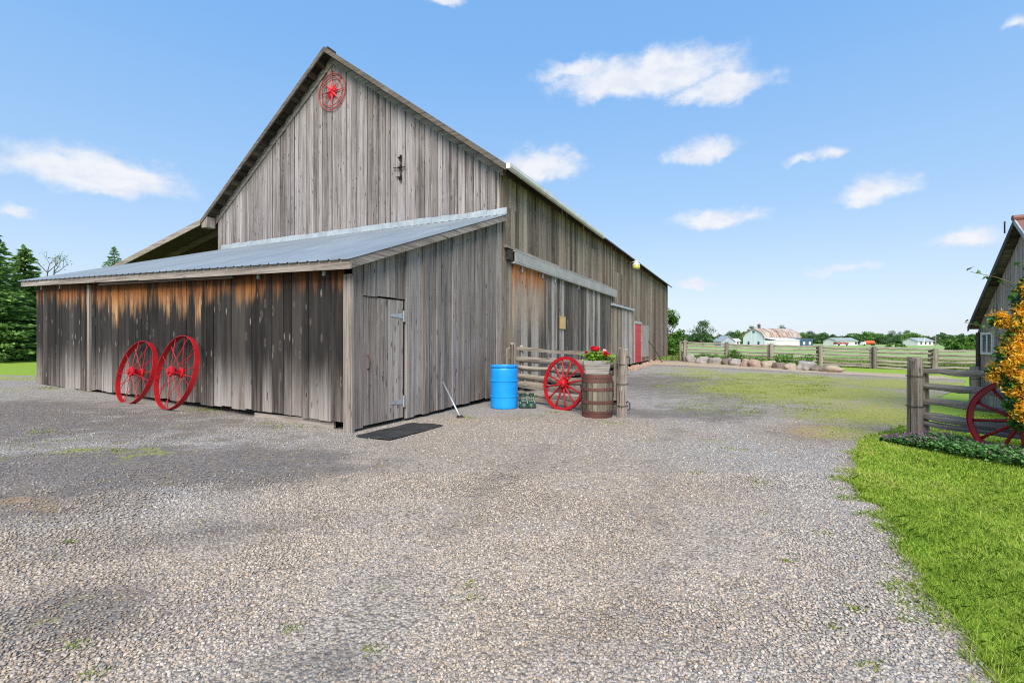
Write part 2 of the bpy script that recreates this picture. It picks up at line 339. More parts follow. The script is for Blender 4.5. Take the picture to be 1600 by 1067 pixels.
def stones_m(name):
    n = NT(name); r = n.isl(); R, G_, B = n.attr()
    c = n.ramp(r, [(0, (.225, .21, .20)), (.25, (.32, .30, .285)), (.5, (.39, .368, .35)), (.75, (.45, .428, .405)), (.93, (.51, .48, .445)), (1, (.60, .57, .53))])
    c = n.mix(n.math('MULTIPLY', B, 1.6, 0., True), n.mix(1., c, (1., .985, .965), 'MULTIPLY'), n.mix(1., c, (1.04, .94, .825), 'MULTIPLY'))
    r2 = n.math('FRACT', n.mul(r, 47.7)); c = n.mix(n.mul(n.step(r2, .68, .95), .6), c, (.45, .34, .22))
    c = n.mix(n.mul(R, .6), c, (.13, .115, .105))
    f = n.noise(n.pos(), 90, 3, .6); n.bump(f, .3, .003)
    return n.out(c, .9)
M['stones'] = stones_m('crushed_stone')
def gravel_m():
    n = NT('gravel_surface'); p = n.wpos(); R, G_, B = n.attr()
    v1 = n.vor(p, 52.); v2 = n.vor(p, 105.); sp = n.n('ShaderNodeSeparateColor'); n.t.links.new(v1.outputs['Color'], sp.inputs[0]); sp2 = n.n('ShaderNodeSeparateColor'); n.t.links.new(v2.outputs['Color'], sp2.inputs[0])
    x_, y_, z_ = n.sep(p); big = n.noise(p, .8, 5, .65); mid = n.noise(p, 5., 5, .7); hf = n.noise(p, 22., 3, .75)
    val = n.add(n.mul(sp.outputs[0], .5), n.mul(sp2.outputs[1], .5))
    st = n.ramp(val, [(.1, (.20, .187, .177)), (.35, (.30, .283, .265)), (.6, (.38, .36, .34)), (.85, (.46, .437, .41)), (1, (.54, .51, .475))])
    st = n.mix(n.mul(n.step(v1.outputs['Distance'], .45, .8), .7), st, (.10, .088, .078))
    st = n.mix(n.math('MULTIPLY', B, 1.6, 0., True), n.mix(1., st, (1., .985, .965), 'MULTIPLY'), n.mix(1., st, (1.04, .94, .825), 'MULTIPLY'))
    st = n.mix(n.step(mid, .52, .72), st, n.mix(.5, st, (.62, .58, .55), 'MULTIPLY'))
    dirt = n.mix(n.step(hf, .3, .7), (.10, .088, .082), (.235, .212, .195)); dirt = n.mix(n.step(mid, .45, .7), dirt, n.mix(.5, dirt, (.24, .175, .115)))
    dirt = n.mix(n.mul(n.step(n.add(B, n.mul(n.sub(mid, .5), .5)), .62, 1.0), .85), dirt, n.mix(n.step(hf, .3, .7), n.mix(n.step(y_, 14., 18.), (.27, .17, .085), (.36, .28, .18)), n.mix(n.step(y_, 14., 18.), (.42, .29, .16), (.56, .46, .32))))
    c = n.mix(n.step(n.add(R, n.add(n.mul(n.sub(mid, .5), 1.2), n.mul(n.sub(hf, .5), .9))), .25, .8), st, dirt)
    gr = n.mix(n.step(hf, .35, .7), (.22, .24, .04), (.40, .38, .11)); gr = n.mix(n.mul(n.step(mid, .48, .65), .7), gr, (.19, .28, .035))
    c = n.mix(n.mul(n.step(n.add(G_, n.add(n.mul(n.sub(mid, .5), 1.7), n.mul(n.sub(hf, .5), 1.3))), .22, .68), .9), c, gr)
    n.bump(n.add(n.mul(v1.outputs['Distance'], -.7), n.mul(hf, .5)), .8, .02)
    return n.out(c, .92)
M['gravel'] = gravel_m()
def ground_m():
    n = NT('grass_ground'); p = n.wpos(); big = n.noise(p, .12, 5, .6); mid = n.noise(p, 1.4, 5, .65); hf = n.noise(p, 18., 4, .75)
    x, y, z = n.sep(p)
    lawn = n.mix(n.step(hf, .3, .7), (.16, .265, .022), (.28, .41, .045)); lawn = n.mix(n.mul(n.step(mid, .5, .75), .5), lawn, (.29, .33, .06))
    row = n.noise(n.vec(p, (.03, .45, 0)), 1, 4, .6)
    field = n.mix(n.step(row, .35, .65), (.20, .31, .08), (.31, .40, .16)); field = n.mix(n.mul(n.step(hf, .5, .7), .5), field, (.15, .27, .06)); field = n.mix(n.mul(n.step(big, .45, .7), .35), field, (.30, .34, .18))
    return n.out(n.mix(n.step(y, 26, 34), lawn, field), .95)
M['ground'] = ground_m()
def boulder_m(name, c, c2):
    n = NT(name); p = n.pos(); f = n.noise(p, 6, 6, .7); f2 = n.noise(p, 40, 4, .7)
    n.bump(n.add(f, n.mul(f2, .4)), .6, .03); return n.out(n.mix(n.step(n.add(n.mul(f, .6), n.mul(f2, .4)), .35, .65), c, c2), .9)
BM = {'grey': boulder_m('grey_boulder', (.37, .345, .33), (.21, .195, .185)), 'pink': boulder_m('pinkish_boulder', (.39, .285, .235), (.26, .18, .15)), 'tan': boulder_m('tan_boulder', (.42, .36, .28), (.26, .215, .165)), 'dark': boulder_m('dark_boulder', (.22, .18, .15), (.12, .10, .085)), 'rubble': boulder_m('rubble_stone', (.46, .36, .25), (.25, .12, .085))}

# ------------------------------------------------------------------ ground and gravel yard
xs = np.concatenate([[-4000, -1500, -500, -200, -100, -60], np.arange(-42, 43, 1.), [60, 100, 200, 500, 1500, 4000]])
ys = np.concatenate([[-400, -100, -40, -20], np.arange(-10, 62, 1.), [80, 120, 200, 400, 1000, 2500, 5000]])
Xg, Yg = np.meshgrid(xs, ys); Zg = g(Xg, Yg)
idx = np.arange(Xg.size).reshape(Xg.shape)
ff = np.stack([idx[:-1, :-1], idx[:-1, 1:], idx[1:, 1:], idx[1:, :-1]], -1).reshape(-1, 4)
tag(mesh_np('ground', np.stack([Xg, Yg, Zg], -1).reshape(-1, 3), ff, M['ground']), kind='structure')
RY = [-6, 1.0, 1.94, 2.17, 2.49, 2.99, 3.49, 4.57, 5.3, 5.9, 6.5, 7.2, 8, 9, 11, 14, 17, 20.0, 21.3, 22.5, 24, 26, 27.5, 29.2, 30.5, 37]
RX = [-.2, 1.5, 1.97, 2.08, 2.25, 2.50, 2.79, 3.37, 3.78, 4.25, 4.75, 5.6, 6.7, 7.9, 9.7, 13.2, 16.3, 18.2, 17.6, 16.2, 14.9, 13.3, 12.2, 11.2, 11.3, 13]
LY = [-6, 12.0, 12.9, 13.6, 14.5, 37]; LX = [-32, -32, -17, -13.2, -9, -9]
def xr(y): return np.interp(y, RY, RX)+(vnoise(np.asarray(y)*2.6, np.asarray(y)*0+3.3, 5, 5)-.5)*.34
def xl(y): return np.interp(y, LY, LX)
def inside(x, y): return (x < xr(y)) & (x > xl(y)) & (y > -6) & (y < 37)
def ell(x, y, cx, cy, rx, ry, a=0.):
    c, s = math.cos(a), math.sin(a); u = ((x-cx)*c+(y-cy)*s)/rx; v = (-(x-cx)*s+(y-cy)*c)/ry
    return np.clip(1.25-np.sqrt(u*u+v*v), 0, 1)
def masks(x, y):
    w = (vnoise(x*.9, y*.9, 21)-.5); w2 = (vnoise(x*3.1, y*3.1, 22)-.5)
    dirt = np.maximum.reduce([1.2*ell(x, y, -3.9, 5.0, 2.7, 1.15, .25), 1.0*ell(x, y, -8.5, 7.2, 5.5, 2.6), .9*ell(x, y, -4.4, 3.9, 1.6, .6, .1), .6*ell(x, y, -.75, 2.05, .5, .22), .55*ell(x, y, -2.2, 2.4, .7, .35),
                              .9*ell(x, y, 5.5, 15.5, 5.0, 6.5, .3), .85*ell(x, y, 3.6, 9.2, 2.6, 1.4), .55*ell(x, y, -2.2, 3.4, 1.2, .35, .3), .35*ell(x, y, .6, 2.15, .5, .2), .7*ell(x, y, -6.5, 10.3, 6, .7, -.46)])
    w3 = (vnoise(x*8., y*8., 23)-.5)
    tr = np.maximum.reduce([np.exp(-((x-(-1.0+k+.30*(y-2)+.012*(y-2)**2))/.26)**2) for k in (0., 1.55)])*.34*(y > 1)
    dirt = np.maximum(dirt, tr); dirt = np.clip(dirt*(.75+1.0*(w2+.5)*.6)+w*.5+w2*.5+w3*.45, 0, 1)
    dirt = np.maximum(dirt, .75*np.clip(np.maximum.reduce([ell(x, y, 8.2, 13.5, 3.8, 4.4), ell(x, y, 12.5, 15.5, 5, 4.4, -.5), ell(x, y, 6.6, 8.6, 2.4, 1.5)])+w*.6+w2*.5, 0, 1))
    d = np.asarray(y)
    grass = np.maximum.reduce([1.1*ell(x, y, 8.2, 13.5, 3.8, 4.4), .9*ell(x, y, 10.5, 18.5, 4.4, 3.6, -.4), .9*ell(x, y, 13.5, 15.5, 4.2, 4.0, -.5), .85*ell(x, y, 7.6, 8.9, 2.6, 1.9), .7*ell(x, y, 8.3, 21, 2.2, 4.5, -.2), .9*ell(x, y, 6.6, 8.6, 2.4, 1.5), .8*ell(x, y, 5.2, 7.3, 1.1, .8, .5), .8*ell(x, y, 9.5, 11.5, 2.6, 3.2), .35*ell(x, y, -5.4, 5.6, 2.4, .6), .3*ell(x, y, -10, 10.5, 3.5, 1.0), .75*ell(x, y, -14, 12.6, 4, .8)])
    edge = np.clip(1-(xr(d)-x)/.22, 0, 1)*.35; soil = np.clip(1-(xr(d)-x)/.16, 0, 1)*(.5+.9*w)
    grass = np.clip(grass+w*.6+w2*.35-.12, 0, 1); grass = np.maximum(grass, edge)
    strip = np.clip(1.2-np.abs(np.hypot(0, 1)*((x-18.2)*.72+(y-20.3)*.69)/3.3+.38)*1.15, 0, 1)*(y > 16)
    warm = np.maximum.reduce([np.minimum(.6, 1.1*ell(x, y, -.2, 4.6, 2.5, 3.4)), np.minimum(.6, 1.0*ell(x, y, .4, 7.6, 2.8, 1.6)), np.minimum(.55, ell(x, y, -2.0, 2.6, 2.2, 1.2)), .8*ell(x, y, 8.2, 13.5, 3.8, 4.4), .8*ell(x, y, 12.5, 15.5, 5, 4.4, -.5), .9*ell(x, y, 6.6, 8.6, 2.6, 1.6), 1.1*ell(x, y, 4.9, 7.4, 1.5, 1.0, .5), .9*ell(x, y, 7.6, 10.5, 1.5, 2.5, .5), .8*ell(x, y, -3.9, 3.9, 1.0, .5), 1.2*ell(x, y, -2.6, 2.85, .55, .2), 1.2*ell(x, y, .9, 8.05, .9, .25), .3*ell(x, y, -6, 9, 5, 1.6), 1.25*strip])
    warm = np.clip(warm+w*.35+w2*.25, 0, 1); dirt = np.maximum(dirt, np.clip(soil, 0, 1)); warm = np.maximum(warm, np.clip(soil*.8, 0, 1))
    dirt = np.maximum(dirt, np.clip(strip*1.2, 0, 1)); grass = grass*(1-np.clip(strip*1.3, 0, 1)); dirt = np.maximum(dirt, .8*np.clip(ell(x, y, 4.9, 7.4, 1.5, 1.0, .5)+w, 0, 1))
    return np.stack([dirt, grass, warm, np.ones_like(dirt)], -1)
yy = np.concatenate([np.arange(-6, 1.5, .5), np.arange(1.5, 12, .1), np.arange(12, 37.01, .22)])
tt = np.linspace(0, 1, 330); tt = 1-(1-tt)**.8
Yv = np.repeat(yy[:, None], len(tt), 1); Xv = xl(yy)[:, None]+(xr(yy)-xl(yy))[:, None]*tt[None]
Zv = g(Xv, Yv)+.012+(vnoise(Xv*1.3, Yv*1.3, 31)-.5)*.018*(tt < .995)
idx = np.arange(Xv.size).reshape(Xv.shape); ff = np.stack([idx[:-1, :-1], idx[:-1, 1:], idx[1:, 1:], idx[1:, :-1]], -1).reshape(-1, 4)
tag(mesh_np('gravel_yard', np.stack([Xv, Yv, Zv], -1).reshape(-1, 3), ff, M['gravel'], mask=masks(Xv.ravel(), Yv.ravel())), kind='structure')
# loose crushed stone lying on the yard (nobody could count it)
def scatter(d0, d1, dens, spread=1.35):
    area = spread*(d1*d1-d0*d0); n = int(area*dens)
    d = np.sqrt(RNG.uniform(d0*d0, d1*d1, n)); x = RNG.uniform(-spread, spread, n)*d; return x, d
cx, cy, cs = [], [], []
for d0, d1, dn, s0, s1 in ((1.2, 2.3, 6500, .005, .017), (2.3, 3.4, 4600, .006, .018), (3.4, 5.0, 2300, .007, .020), (5.0, 8.5, 520, .009, .022)):
    x, y = scatter(d0, d1, dn); mk = masks(x, y)
    keep = inside(x, y) & (RNG.random(len(x)) > mk[:, 0]*.85) & (RNG.random(len(x)) > mk[:, 1]*.8)
    lx = (x-CO[0])*.897-(y-CO[1])*.442; ly = (x-CO[0])*.442+(y-CO[1])*.897
    keep &= ~((lx < .03) & (ly > -.03)); mx, my = (x+1.70)*.897-(y-7.335)*.442, (x+1.70)*.442+(y-7.335)*.897; keep &= ~((np.abs(mx) < .33) & (np.abs(my) < .67))
    x, y = x[keep], y[keep]; cx.append(x); cy.append(y); cs.append(RNG.uniform(s0, s1, len(x)))
cx = np.concatenate(cx); cy = np.concatenate(cy); cs = np.concatenate(cs); n = len(cx)
cube = np.array([(-1, -1, -1), (1, -1, -1), (1, 1, -1), (-1, 1, -1), (-1, -1, 1), (1, -1, 1), (1, 1, 1), (-1, 1, 1)], float)*.5
v = cube[None]*RNG.uniform(.55, 1.15, (n, 8, 3)); v[:, 4:, :2] *= RNG.uniform(.45, .85, (n, 1, 1))
v *= np.stack([cs*1.25, cs*.95, cs*RNG.uniform(.3, .6, n)], -1)[:, None]
a = RNG.uniform(0, 6.28, n); tl = RNG.normal(0, .3, (n, 2))
c_, s_ = np.cos(a), np.sin(a); vx = v[..., 0]*c_[:, None]-v[..., 1]*s_[:, None]; vy = v[..., 0]*s_[:, None]+v[..., 1]*c_[:, None]
vz = v[..., 2]+vx*tl[:, :1]+vy*tl[:, 1:]
P = np.stack([vx+cx[:, None], vy+cy[:, None], vz+(g(cx, cy)+.013+cs*.16)[:, None]], -1).reshape(-1, 3)
qf = np.array([(3, 2, 1, 0), (4, 5, 6, 7), (0, 1, 5, 4), (1, 2, 6, 5), (2, 3, 7, 6), (3, 0, 4, 7)])
fq = (np.arange(n)[:, None, None]*8+qf[None]).reshape(-1, 4)
tag(mesh_np('loose_gravel', P, fq, M['stones'], mask=np.repeat(masks(cx, cy), 8, 0)), 'loose grey and tan crushed stone covering the yard', 'gravel', kind='stuff')
# ------------------------------------------------------------------ grass
def blades(x, y, h, w=.004, lean=.5):
    n = len(x); z = g(x, y); a = RNG.uniform(0, 6.28, n); dx, dy = np.cos(a)*w, np.sin(a)*w
    la = RNG.uniform(0, 6.28, n); ll = np.abs(RNG.normal(0, lean, n))*h; hx, hy = np.cos(la)*ll, np.sin(la)*ll
    p = np.stack([np.stack([x-dx, y-dy, z-.005], -1), np.stack([x+dx, y+dy, z-.005], -1), np.stack([x+dx*.7+hx*.4, y+dy*.7+hy*.4, z+h*.6], -1), np.stack([x+hx, y+hy, z+h], -1), np.stack([x-dx*.7+hx*.4, y-dy*.7+hy*.4, z+h*.6], -1)], 1)
    return p.reshape(-1, 3), np.arange(5*n).reshape(n, 5)
gx, gy, gh, gw = [], [], [], []
for d0, d1, dn, w in ((1.3, 3.0, 15000, .0019), (3.0, 4.6, 8500, .0028), (4.6, 6.6, 4200, .0042), (6.6, 9.0, 1400, .006)):
    nn = int((d1-d0)*9*dn*.5); y = RNG.uniform(d0, d1, nn); x = xr(y)+np.where(RNG.random(nn) < .86, RNG.uniform(-.28, 3.4, nn), RNG.uniform(3.2, 8, nn))
    lim = 2.3*y+1; k = (x < lim+.4) & (x > xr(y)-.05*RNG.random(nn)-np.clip((vnoise(x*5, y*5, 9)-.5)*1.2, 0, 1)) & (RNG.random(nn) < .35+1.3*vnoise(x*4., y*4., 19)); x, y = x[k], y[k]
    gx.append(x); gy.append(y); gw.append(np.full(len(x), w)); gh.append(RNG.uniform(.014, .040, len(x))*(.55+1.0*vnoise(x*2.5, y*2.5, 4)))
x = np.concatenate(gx); y = np.concatenate(gy); h = np.concatenate(gh); w = np.concatenate(gw)
edge = np.clip(1-np.abs(x-xr(y))/.10, 0, 1); h = h*(1+.5*edge)
v, f = blades(x, y, h, w, .95)
tag(mesh_np('lawn_grass', v, f, M['blade']), 'mown bright green lawn grass on the right of the gravel', 'grass', kind='stuff')
# small weeds growing through the gravel and along the shed foot
wx, wy, wh = [], [], []
for px, py, rad, cnt in ((455, 985, .05, 50), (735, 918, .04, 40), (737, 940, .04, 40), (585, 1022, .05, 50), (1232, 880, .03, 40), (1335, 955, .04, 50), (1305, 985, .03, 30), (1355, 1045, .05, 60), (60, 676, .25, 110), (100, 690, .2, 80), (1110, 690, .2, 70), (1130, 702, .2, 70),
                         (1160, 705, .15, 60), (1090, 740, .1, 40), (1190, 755, .1, 40), (120, 1010, .05, 40), (140, 1060, .05, 40), (110, 850, .05, 40), (175, 705, .12, 60), (1280, 835, .06, 40), (815, 657, .3, 100), (830, 650, .3, 60), (960, 662, .2, 90), (1010, 690, .15, 50),
                         (600, 690, .1, 0), (430, 664, .4, 170), (470, 668, .3, 120), (75, 607, .3, 170), (130, 612, .3, 140), (330, 642, .3, 160), (310, 640, .2, 80), (925, 650, .25, 100), (870, 645, .25, 120), (725, 652, .12, 60), (735, 655, .12, 40)):
    if not cnt: continue
    x, d, z = ground_at(px, py); wx.append(x+RNG.normal(0, rad*.6, cnt)); wy.append(d+RNG.normal(0, rad*.4, cnt)); wh.append(RNG.uniform(.015, .05, cnt))
for _ in range(240):
    y0 = random.uniform(9, 20); x0 = random.uniform(.25, .62)*y0+.8
    wx.append(x0+RNG.normal(0, .15, 45)); wy.append(y0+RNG.normal(0, .12, 45)); wh.append(RNG.uniform(.02, .05, 45))
x = np.concatenate(wx); y = np.concatenate(wy); h = np.concatenate(wh); mk = masks(x, y); k = inside(x, y); x, y, h = x[k], y[k], h[k]
v, f = blades(x, y, h*.7, .004+.0006*y, .9)
tag(mesh_np('gravel_weeds', v, f, M['weed']), 'small green weeds sprouting through the gravel and along the shed foot', 'weeds', kind='stuff')

# ------------------------------------------------------------------ planks
def planks(mb, axis, a0, a1, off, zb, zt, w=.2, th=.025, jit=.012, gap=.004, nrm=-1, seed=0, alt=0.):
    r = random.Random(seed); a = a0; ia = 0; fz = lambda q, t: q(t) if callable(q) else q
    while a < a1-.01:
        ww = w*r.uniform(.75, 1.3); b = min(a+ww, a1)
        if a1-b < w*.4: b = a1
        ia += 1; e = off+nrm*(r.random()*jit+alt*(ia % 2)); i = off-nrm*th; s, t = a+gap*r.uniform(.4, 1.6), b; j = r.uniform(-.018, .018) if jit > .004 else 0
        if axis == 'x':
            q = [(s, e, fz(zb, s)+j), (t, e, fz(zb, t)+j), (t, i, fz(zb, t)+j), (s, i, fz(zb, s)+j), (s, e, fz(zt, s)), (t, e, fz(zt, t)), (t, i, fz(zt, t)), (s, i, fz(zt, s))]
        else:
            q = [(e, s, fz(zb, s)+j), (e, t, fz(zb, t)+j), (i, t, fz(zb, t)+j), (i, s, fz(zb, s)+j), (e, s, fz(zt, s)), (e, t, fz(zt, t)), (i, t, fz(zt, t)), (i, s, fz(zt, s))]
        mb.hexa(q); a = b
    return mb
# ------------------------------------------------------------------ lean-to shed
SW, SD = 10.44, 4.85
shed = thing('lean_to_shed', 'low grey board shed with sloping metal roof against the barn gable', 'shed', (CO[0], CO[1], 0), BA)
def zr(X, Y):                                        # top of shed roof
    e = 2.60+.29*(-X)/11.; t = 4.47+.08*(-X)/11.; k = (Y+.25)/(SD+.25); return e+(t-e)*k
zb = lambda X: .165+.0205*(-X) if X > -7.8 else .135+.0205*(-X)
mb = MB(); planks(mb, 'x', -7.82, -.16, 0, zb, lambda X: zr(X, 0)-.07, .22, .025, .016, .010, -1, 3)
planks(mb, 'x', -SW, -7.86, -.035, zb, lambda X: zr(X, 0)-.07, .21, .025, .016, .010, -1, 4)
mb.build('front_wall', M['front'], shed, 'front wall of boards stained black with raw orange wood under the eave')
mb = MB(); zt = lambda Y: zr(0, Y)-.10
planks(mb, 'y', .02, .225, 0, .06, zt, .2, .025, .003, .003, 1, 5); planks(mb, 'y', .225, 1.24, 0, 2.125, zt, .25, .025, .006, .006, 1, 6, .016); planks(mb, 'y', 1.24, SD-.01, 0, lambda Y: .055+.012*Y, zt, .24, .025, .008, .012, 1, 7, .026)
mb.build('side_wall', M['sidew'], shed)
mb = MB(); planks(mb, 'y', .03, SD, -SW, .3, lambda Y: zr(-SW, Y)-.1, .3, .025, .01, .004, -1, 8); mb.build('end_wall', M['sidew'], shed)
mb = MB(); mb.box((-.15, -.03, .015), (-.003, .0, 2.42)); mb.box((.003, -.028, .015), (.03, .02, 2.4)); mb.build('corner_post', M['trimz'], shed)
MB().box((-7.87, -.06, .28), (-7.79, -.012, 2.66)).build('cover_strip', M['trimz'], shed)
MB().box((-2.3, .035, .03), (-.42, .075, .165)).build('skirt_board', M['trimx'], shed)
MB().box((-.35, -.03, -.03), (-.05, .1, .03)).build('foot_block', M['trimx'], shed)
# door of the shed
door = MB(); planks(door, 'y', .245, 1.195, -.004, .085, 2.105, .25, .028, .003, .0025, 1, 9)
door = door.build('door', M['door'], shed, 'low plank door with galvanised strap hinges')
for zc in (1.84, .36):
    m_ = MB(); m_.box((.0015, .86, zc-.045), (.006, 1.17, zc+.045)); m_.v[0:8] = [(x, y, zc+(z-zc)*(.35 if y < 1 else 1)) for x, y, z in m_.v[0:8]]
    m_.box((.0, 1.185, zc-.10), (.018, 1.235, zc+.10)); m_.lathe([(.012, -.09), (.012, .09)], 10, 'z', (.016, 1.185, zc)); m_.build('hinge', M['galv'], door)
MB().tube([(.0, .33, 1.18), (.035, .33, 1.165), (.045, .33, 1.10), (.045, .33, 1.04), (.035, .33, .975), (.0, .33, .96)], .011, 8).build('handle', M['rustiron'], door, smooth=True)
MB().box((.002, .315, .55), (.005, .335, .94)).build('bare_strip', M['pale'], door)
# metal roof with ribs
prof = []; X = .21
while X > -10.74:
    prof += [(X, 0), (X-.17, 0), (X-.185, .015), (X-.205, .015), (X-.22, 0)]; X -= .22
vs, fs = [], []; rows = [-.27+(SD+.27)*k/6. for k in range(7)]; nc = len(prof)
for Y in rows:
    for X, dz in prof: vs.append((X, Y, zr(X, Y)+dz+.006))
for i in range(6):
    for k in range(nc-1): fs.append((i*nc+k, i*nc+k+1, (i+1)*nc+k+1, (i+1)*nc+k))
roof = MB().add(vs, fs).build('roof', M['roof'], shed)
so = roof.modifiers.new('thick', 'SOLIDIFY'); so.thickness = .003; so.offset = -1
def sl(x0, x1, y0, y1, t0, t1):
    return [(x0, y0, zr(x0, y0)-t0), (x1, y0, zr(x1, y0)-t0), (x1, y1, zr(x1, y1)-t0), (x0, y1, zr(x0, y1)-t0), (x0, y0, zr(x0, y0)-t1), (x1, y0, zr(x1, y0)-t1), (x1, y1, zr(x1, y1)-t1), (x0, y1, zr(x0, y1)-t1)]
m_ = MB()
for k in range(26): m_.hexa(sl(-10.66, .16, -.2+.194*k, -.01+.194*k, .03, .005))
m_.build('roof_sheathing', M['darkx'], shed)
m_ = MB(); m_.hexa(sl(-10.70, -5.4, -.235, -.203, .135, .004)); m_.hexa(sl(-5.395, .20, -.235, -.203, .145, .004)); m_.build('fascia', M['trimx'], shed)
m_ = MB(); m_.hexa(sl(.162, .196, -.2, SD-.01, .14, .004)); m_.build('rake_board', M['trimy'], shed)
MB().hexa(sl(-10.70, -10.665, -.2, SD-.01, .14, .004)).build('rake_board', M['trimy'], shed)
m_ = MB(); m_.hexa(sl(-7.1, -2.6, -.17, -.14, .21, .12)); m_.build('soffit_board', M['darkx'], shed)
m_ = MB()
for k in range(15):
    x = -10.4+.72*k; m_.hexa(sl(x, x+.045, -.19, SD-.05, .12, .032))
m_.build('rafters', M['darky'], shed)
for x in (-.55, -2.1, -9.2, -10.15): MB().box((x-.025, -.05, zr(x, 0)-.28), (x+.025, -.013, zr(x, 0)-.13)).build('hanger', M['galv'], shed)
m_ = MB(); px = .2
for k in range(40):                                  # crimped flashing where roof meets barn
    x0, x1 = .18-.275*k, .18-.275*(k+1); b = random.uniform(-.012, .012); y0 = SD-.035
    m_.hexa([(x1, y0, zr(x1, y0)+.02), (x0-.004, y0, zr(x0, y0)+.02), (x0-.004, SD-.012, zr(x0, SD)+.02), (x1, SD-.012, zr(x1, SD)+.02), (x1, y0+.012, zr(x1, y0)+.16+b), (x0-.004, y0+.012, zr(x0, y0)+.16+b), (x0-.004, SD-.012, zr(x0, SD)+.165+b), (x1, SD-.012, zr(x1, SD)+.165+b)])
m_.build('flashing', M['flash'], shed)

# ------------------------------------------------------------------ the barn
Y0, Y1, BW = 4.88, 32.3, 11.09; EV = 5.62; AX, AZ = -5.58, 9.72
barn = thing('barn', 'big weathered grey timber barn with steep gable roof', 'barn', (CO[0], CO[1], 0), BA)
def zroof(X): return EV+(AZ-EV)*(1-abs(X-AX)/(BW/2.))
mb = MB(); planks(mb, 'x', -BW, -.0, Y0, .1, lambda X: min(zroof(X), zroof(AX))-.03, .20, .025, .022, .018, -1, 20)
mb.build('gable_wall', M['gable'], barn)
mb = MB(); planks(mb, 'y', Y0+.03, Y1, 0., lambda Y: .24, EV+.02, .21, .025, .02, .020, 1, 21, .012)
for (a, b, z0, z1, s) in ((5.0, 6.0, 3.75, 4.75, 1), (15.8, 18.2, 3.15, 4.6, 2), (22.6, 24.0, .5, 2.3, 3), (11.2, 13, 3.8, 5.0, 4)): planks(mb, 'y', a, b, .022, z0, z1, .24, .004, .008, .006, 1, 30+s)
mb.build('side_wall', M['barnside'], barn)
mb = MB(); planks(mb, 'y', Y0+.03, Y1, -BW, .2, EV, .4, .025, .01, .006, -1, 22); mb.build('side_wall', M['barnside'], barn)
mb = MB(); planks(mb, 'x', -BW, 0, Y1, .2, lambda X: zroof(X)-.03, .4, .025, .01, .006, 1, 23); mb.build('gable_wall', M['gable'], barn)
MB().box((-.11, Y0-.016, .3), (.004, Y0-.003+.0, EV)).build('corner_board', M['trimz'], barn)
def slope(sgn, y0, y1, d0, d1, over=.34, inner=0.):   # slab parallel to a roof slope; d = offset below the roof top
    hw = BW/2.; dx = hw+over; k = (AZ-EV)/hw; xe = AX+sgn*dx; ze = AZ-k*dx; xi = AX+sgn*inner; zi = AZ-k*inner
    q = [(xe, y0, ze-d1), (xi, y0, zi-d1), (xi, y1, zi-d1), (xe, y1, ze-d1), (xe, y0, ze-d0), (xi, y0, zi-d0), (xi, y1, zi-d0), (xe, y1, ze-d0)]
    return q if sgn < 0 else [q[1], q[0], q[3], q[2], q[5], q[4], q[7], q[6]]
OH = .36
for s in (-1, 1):
    o = MB().hexa(slope(s, Y0-OH, Y1+.3, -.20, -.15, .36)).build('roof', M['roofdark'], barn)
    m_ = MB()
    for k in range(14): m_.hexa(slope(s, Y0-OH+.02, Y1+.25, -.148, -.12, .34-.455*k, max(0, 5.545+.34-.0-.36-.455*(13-k) if False else 0)) if k == 0 else slope(s, Y0-OH+.02, Y1+.25, -.148, -.12, .34-.45*k, 0) if False else slope(s, Y0-OH+.02, Y1+.25, -.148, -.12, .34-.42*k, BW/2.+.34-.42*(k+1)+.012))
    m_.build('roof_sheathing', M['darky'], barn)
    MB().hexa(slope(s, Y0-OH-.025, Y0-OH+.018, -.19, -.045, .35)).build('barge_board', M['midx'], barn)
    MB().hexa(slope(s, Y0-.05, Y0-.02, -.11, .13, .1, .0)).build('verge_board', M['trimx'], barn)
    m_ = MB()
    for k in range(16):
        c = .3+.36*k; q = slope(s, Y0-OH+.02, Y0-.02, -.118, -.04, BW/2.-(BW-c) if False else -c+.3, c*0+BW/2.+.0-c+.3-.3-.0) if False else None
        xd = .25+.36*k; x0 = BW/2.-xd
        m_.hexa(slope(s, Y0-OH+.02, Y0-.02, -.118, -.035, -xd+.09, x0))
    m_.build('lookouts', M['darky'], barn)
m_ = MB(); k_ = (AZ-EV)/(BW/2.)
m_.box((AX+BW/2.+.02, Y0+.05, EV-.12), (AX+BW/2.+.06, Y1, EV+.1)); m_.build('eave_plate', M['darky'], barn)
xe = AX+BW/2.+.36; ze = AZ-k_*(BW/2.+.36)+.16
gut = MB(); gp = [(0, .04), (0, -.05), (.02, -.085), (.09, -.085), (.12, -.04), (.12, .04), (.112, .04), (.112, -.035), (.085, -.075), (.025, -.075), (.008, -.045), (.008, .04)]
ya, yb = Y0-OH-.02, 12.75; nv = len(gp)
gut.add([(xe+a, ya, ze+b) for a, b in gp]+[(xe+a, yb, ze-.03+b) for a, b in gp], [(k, (k+1) % nv, nv+(k+1) % nv, nv+k) for k in range(nv)])
gut.box((xe+.004, ya-.006, ze-.08), (xe+.116, ya-.001, ze+.04)); gut.box((xe+.004, yb+.001, ze-.11), (xe+.116, yb+.006, ze+.01)); gut.build('gutter', M['gutter'], barn)
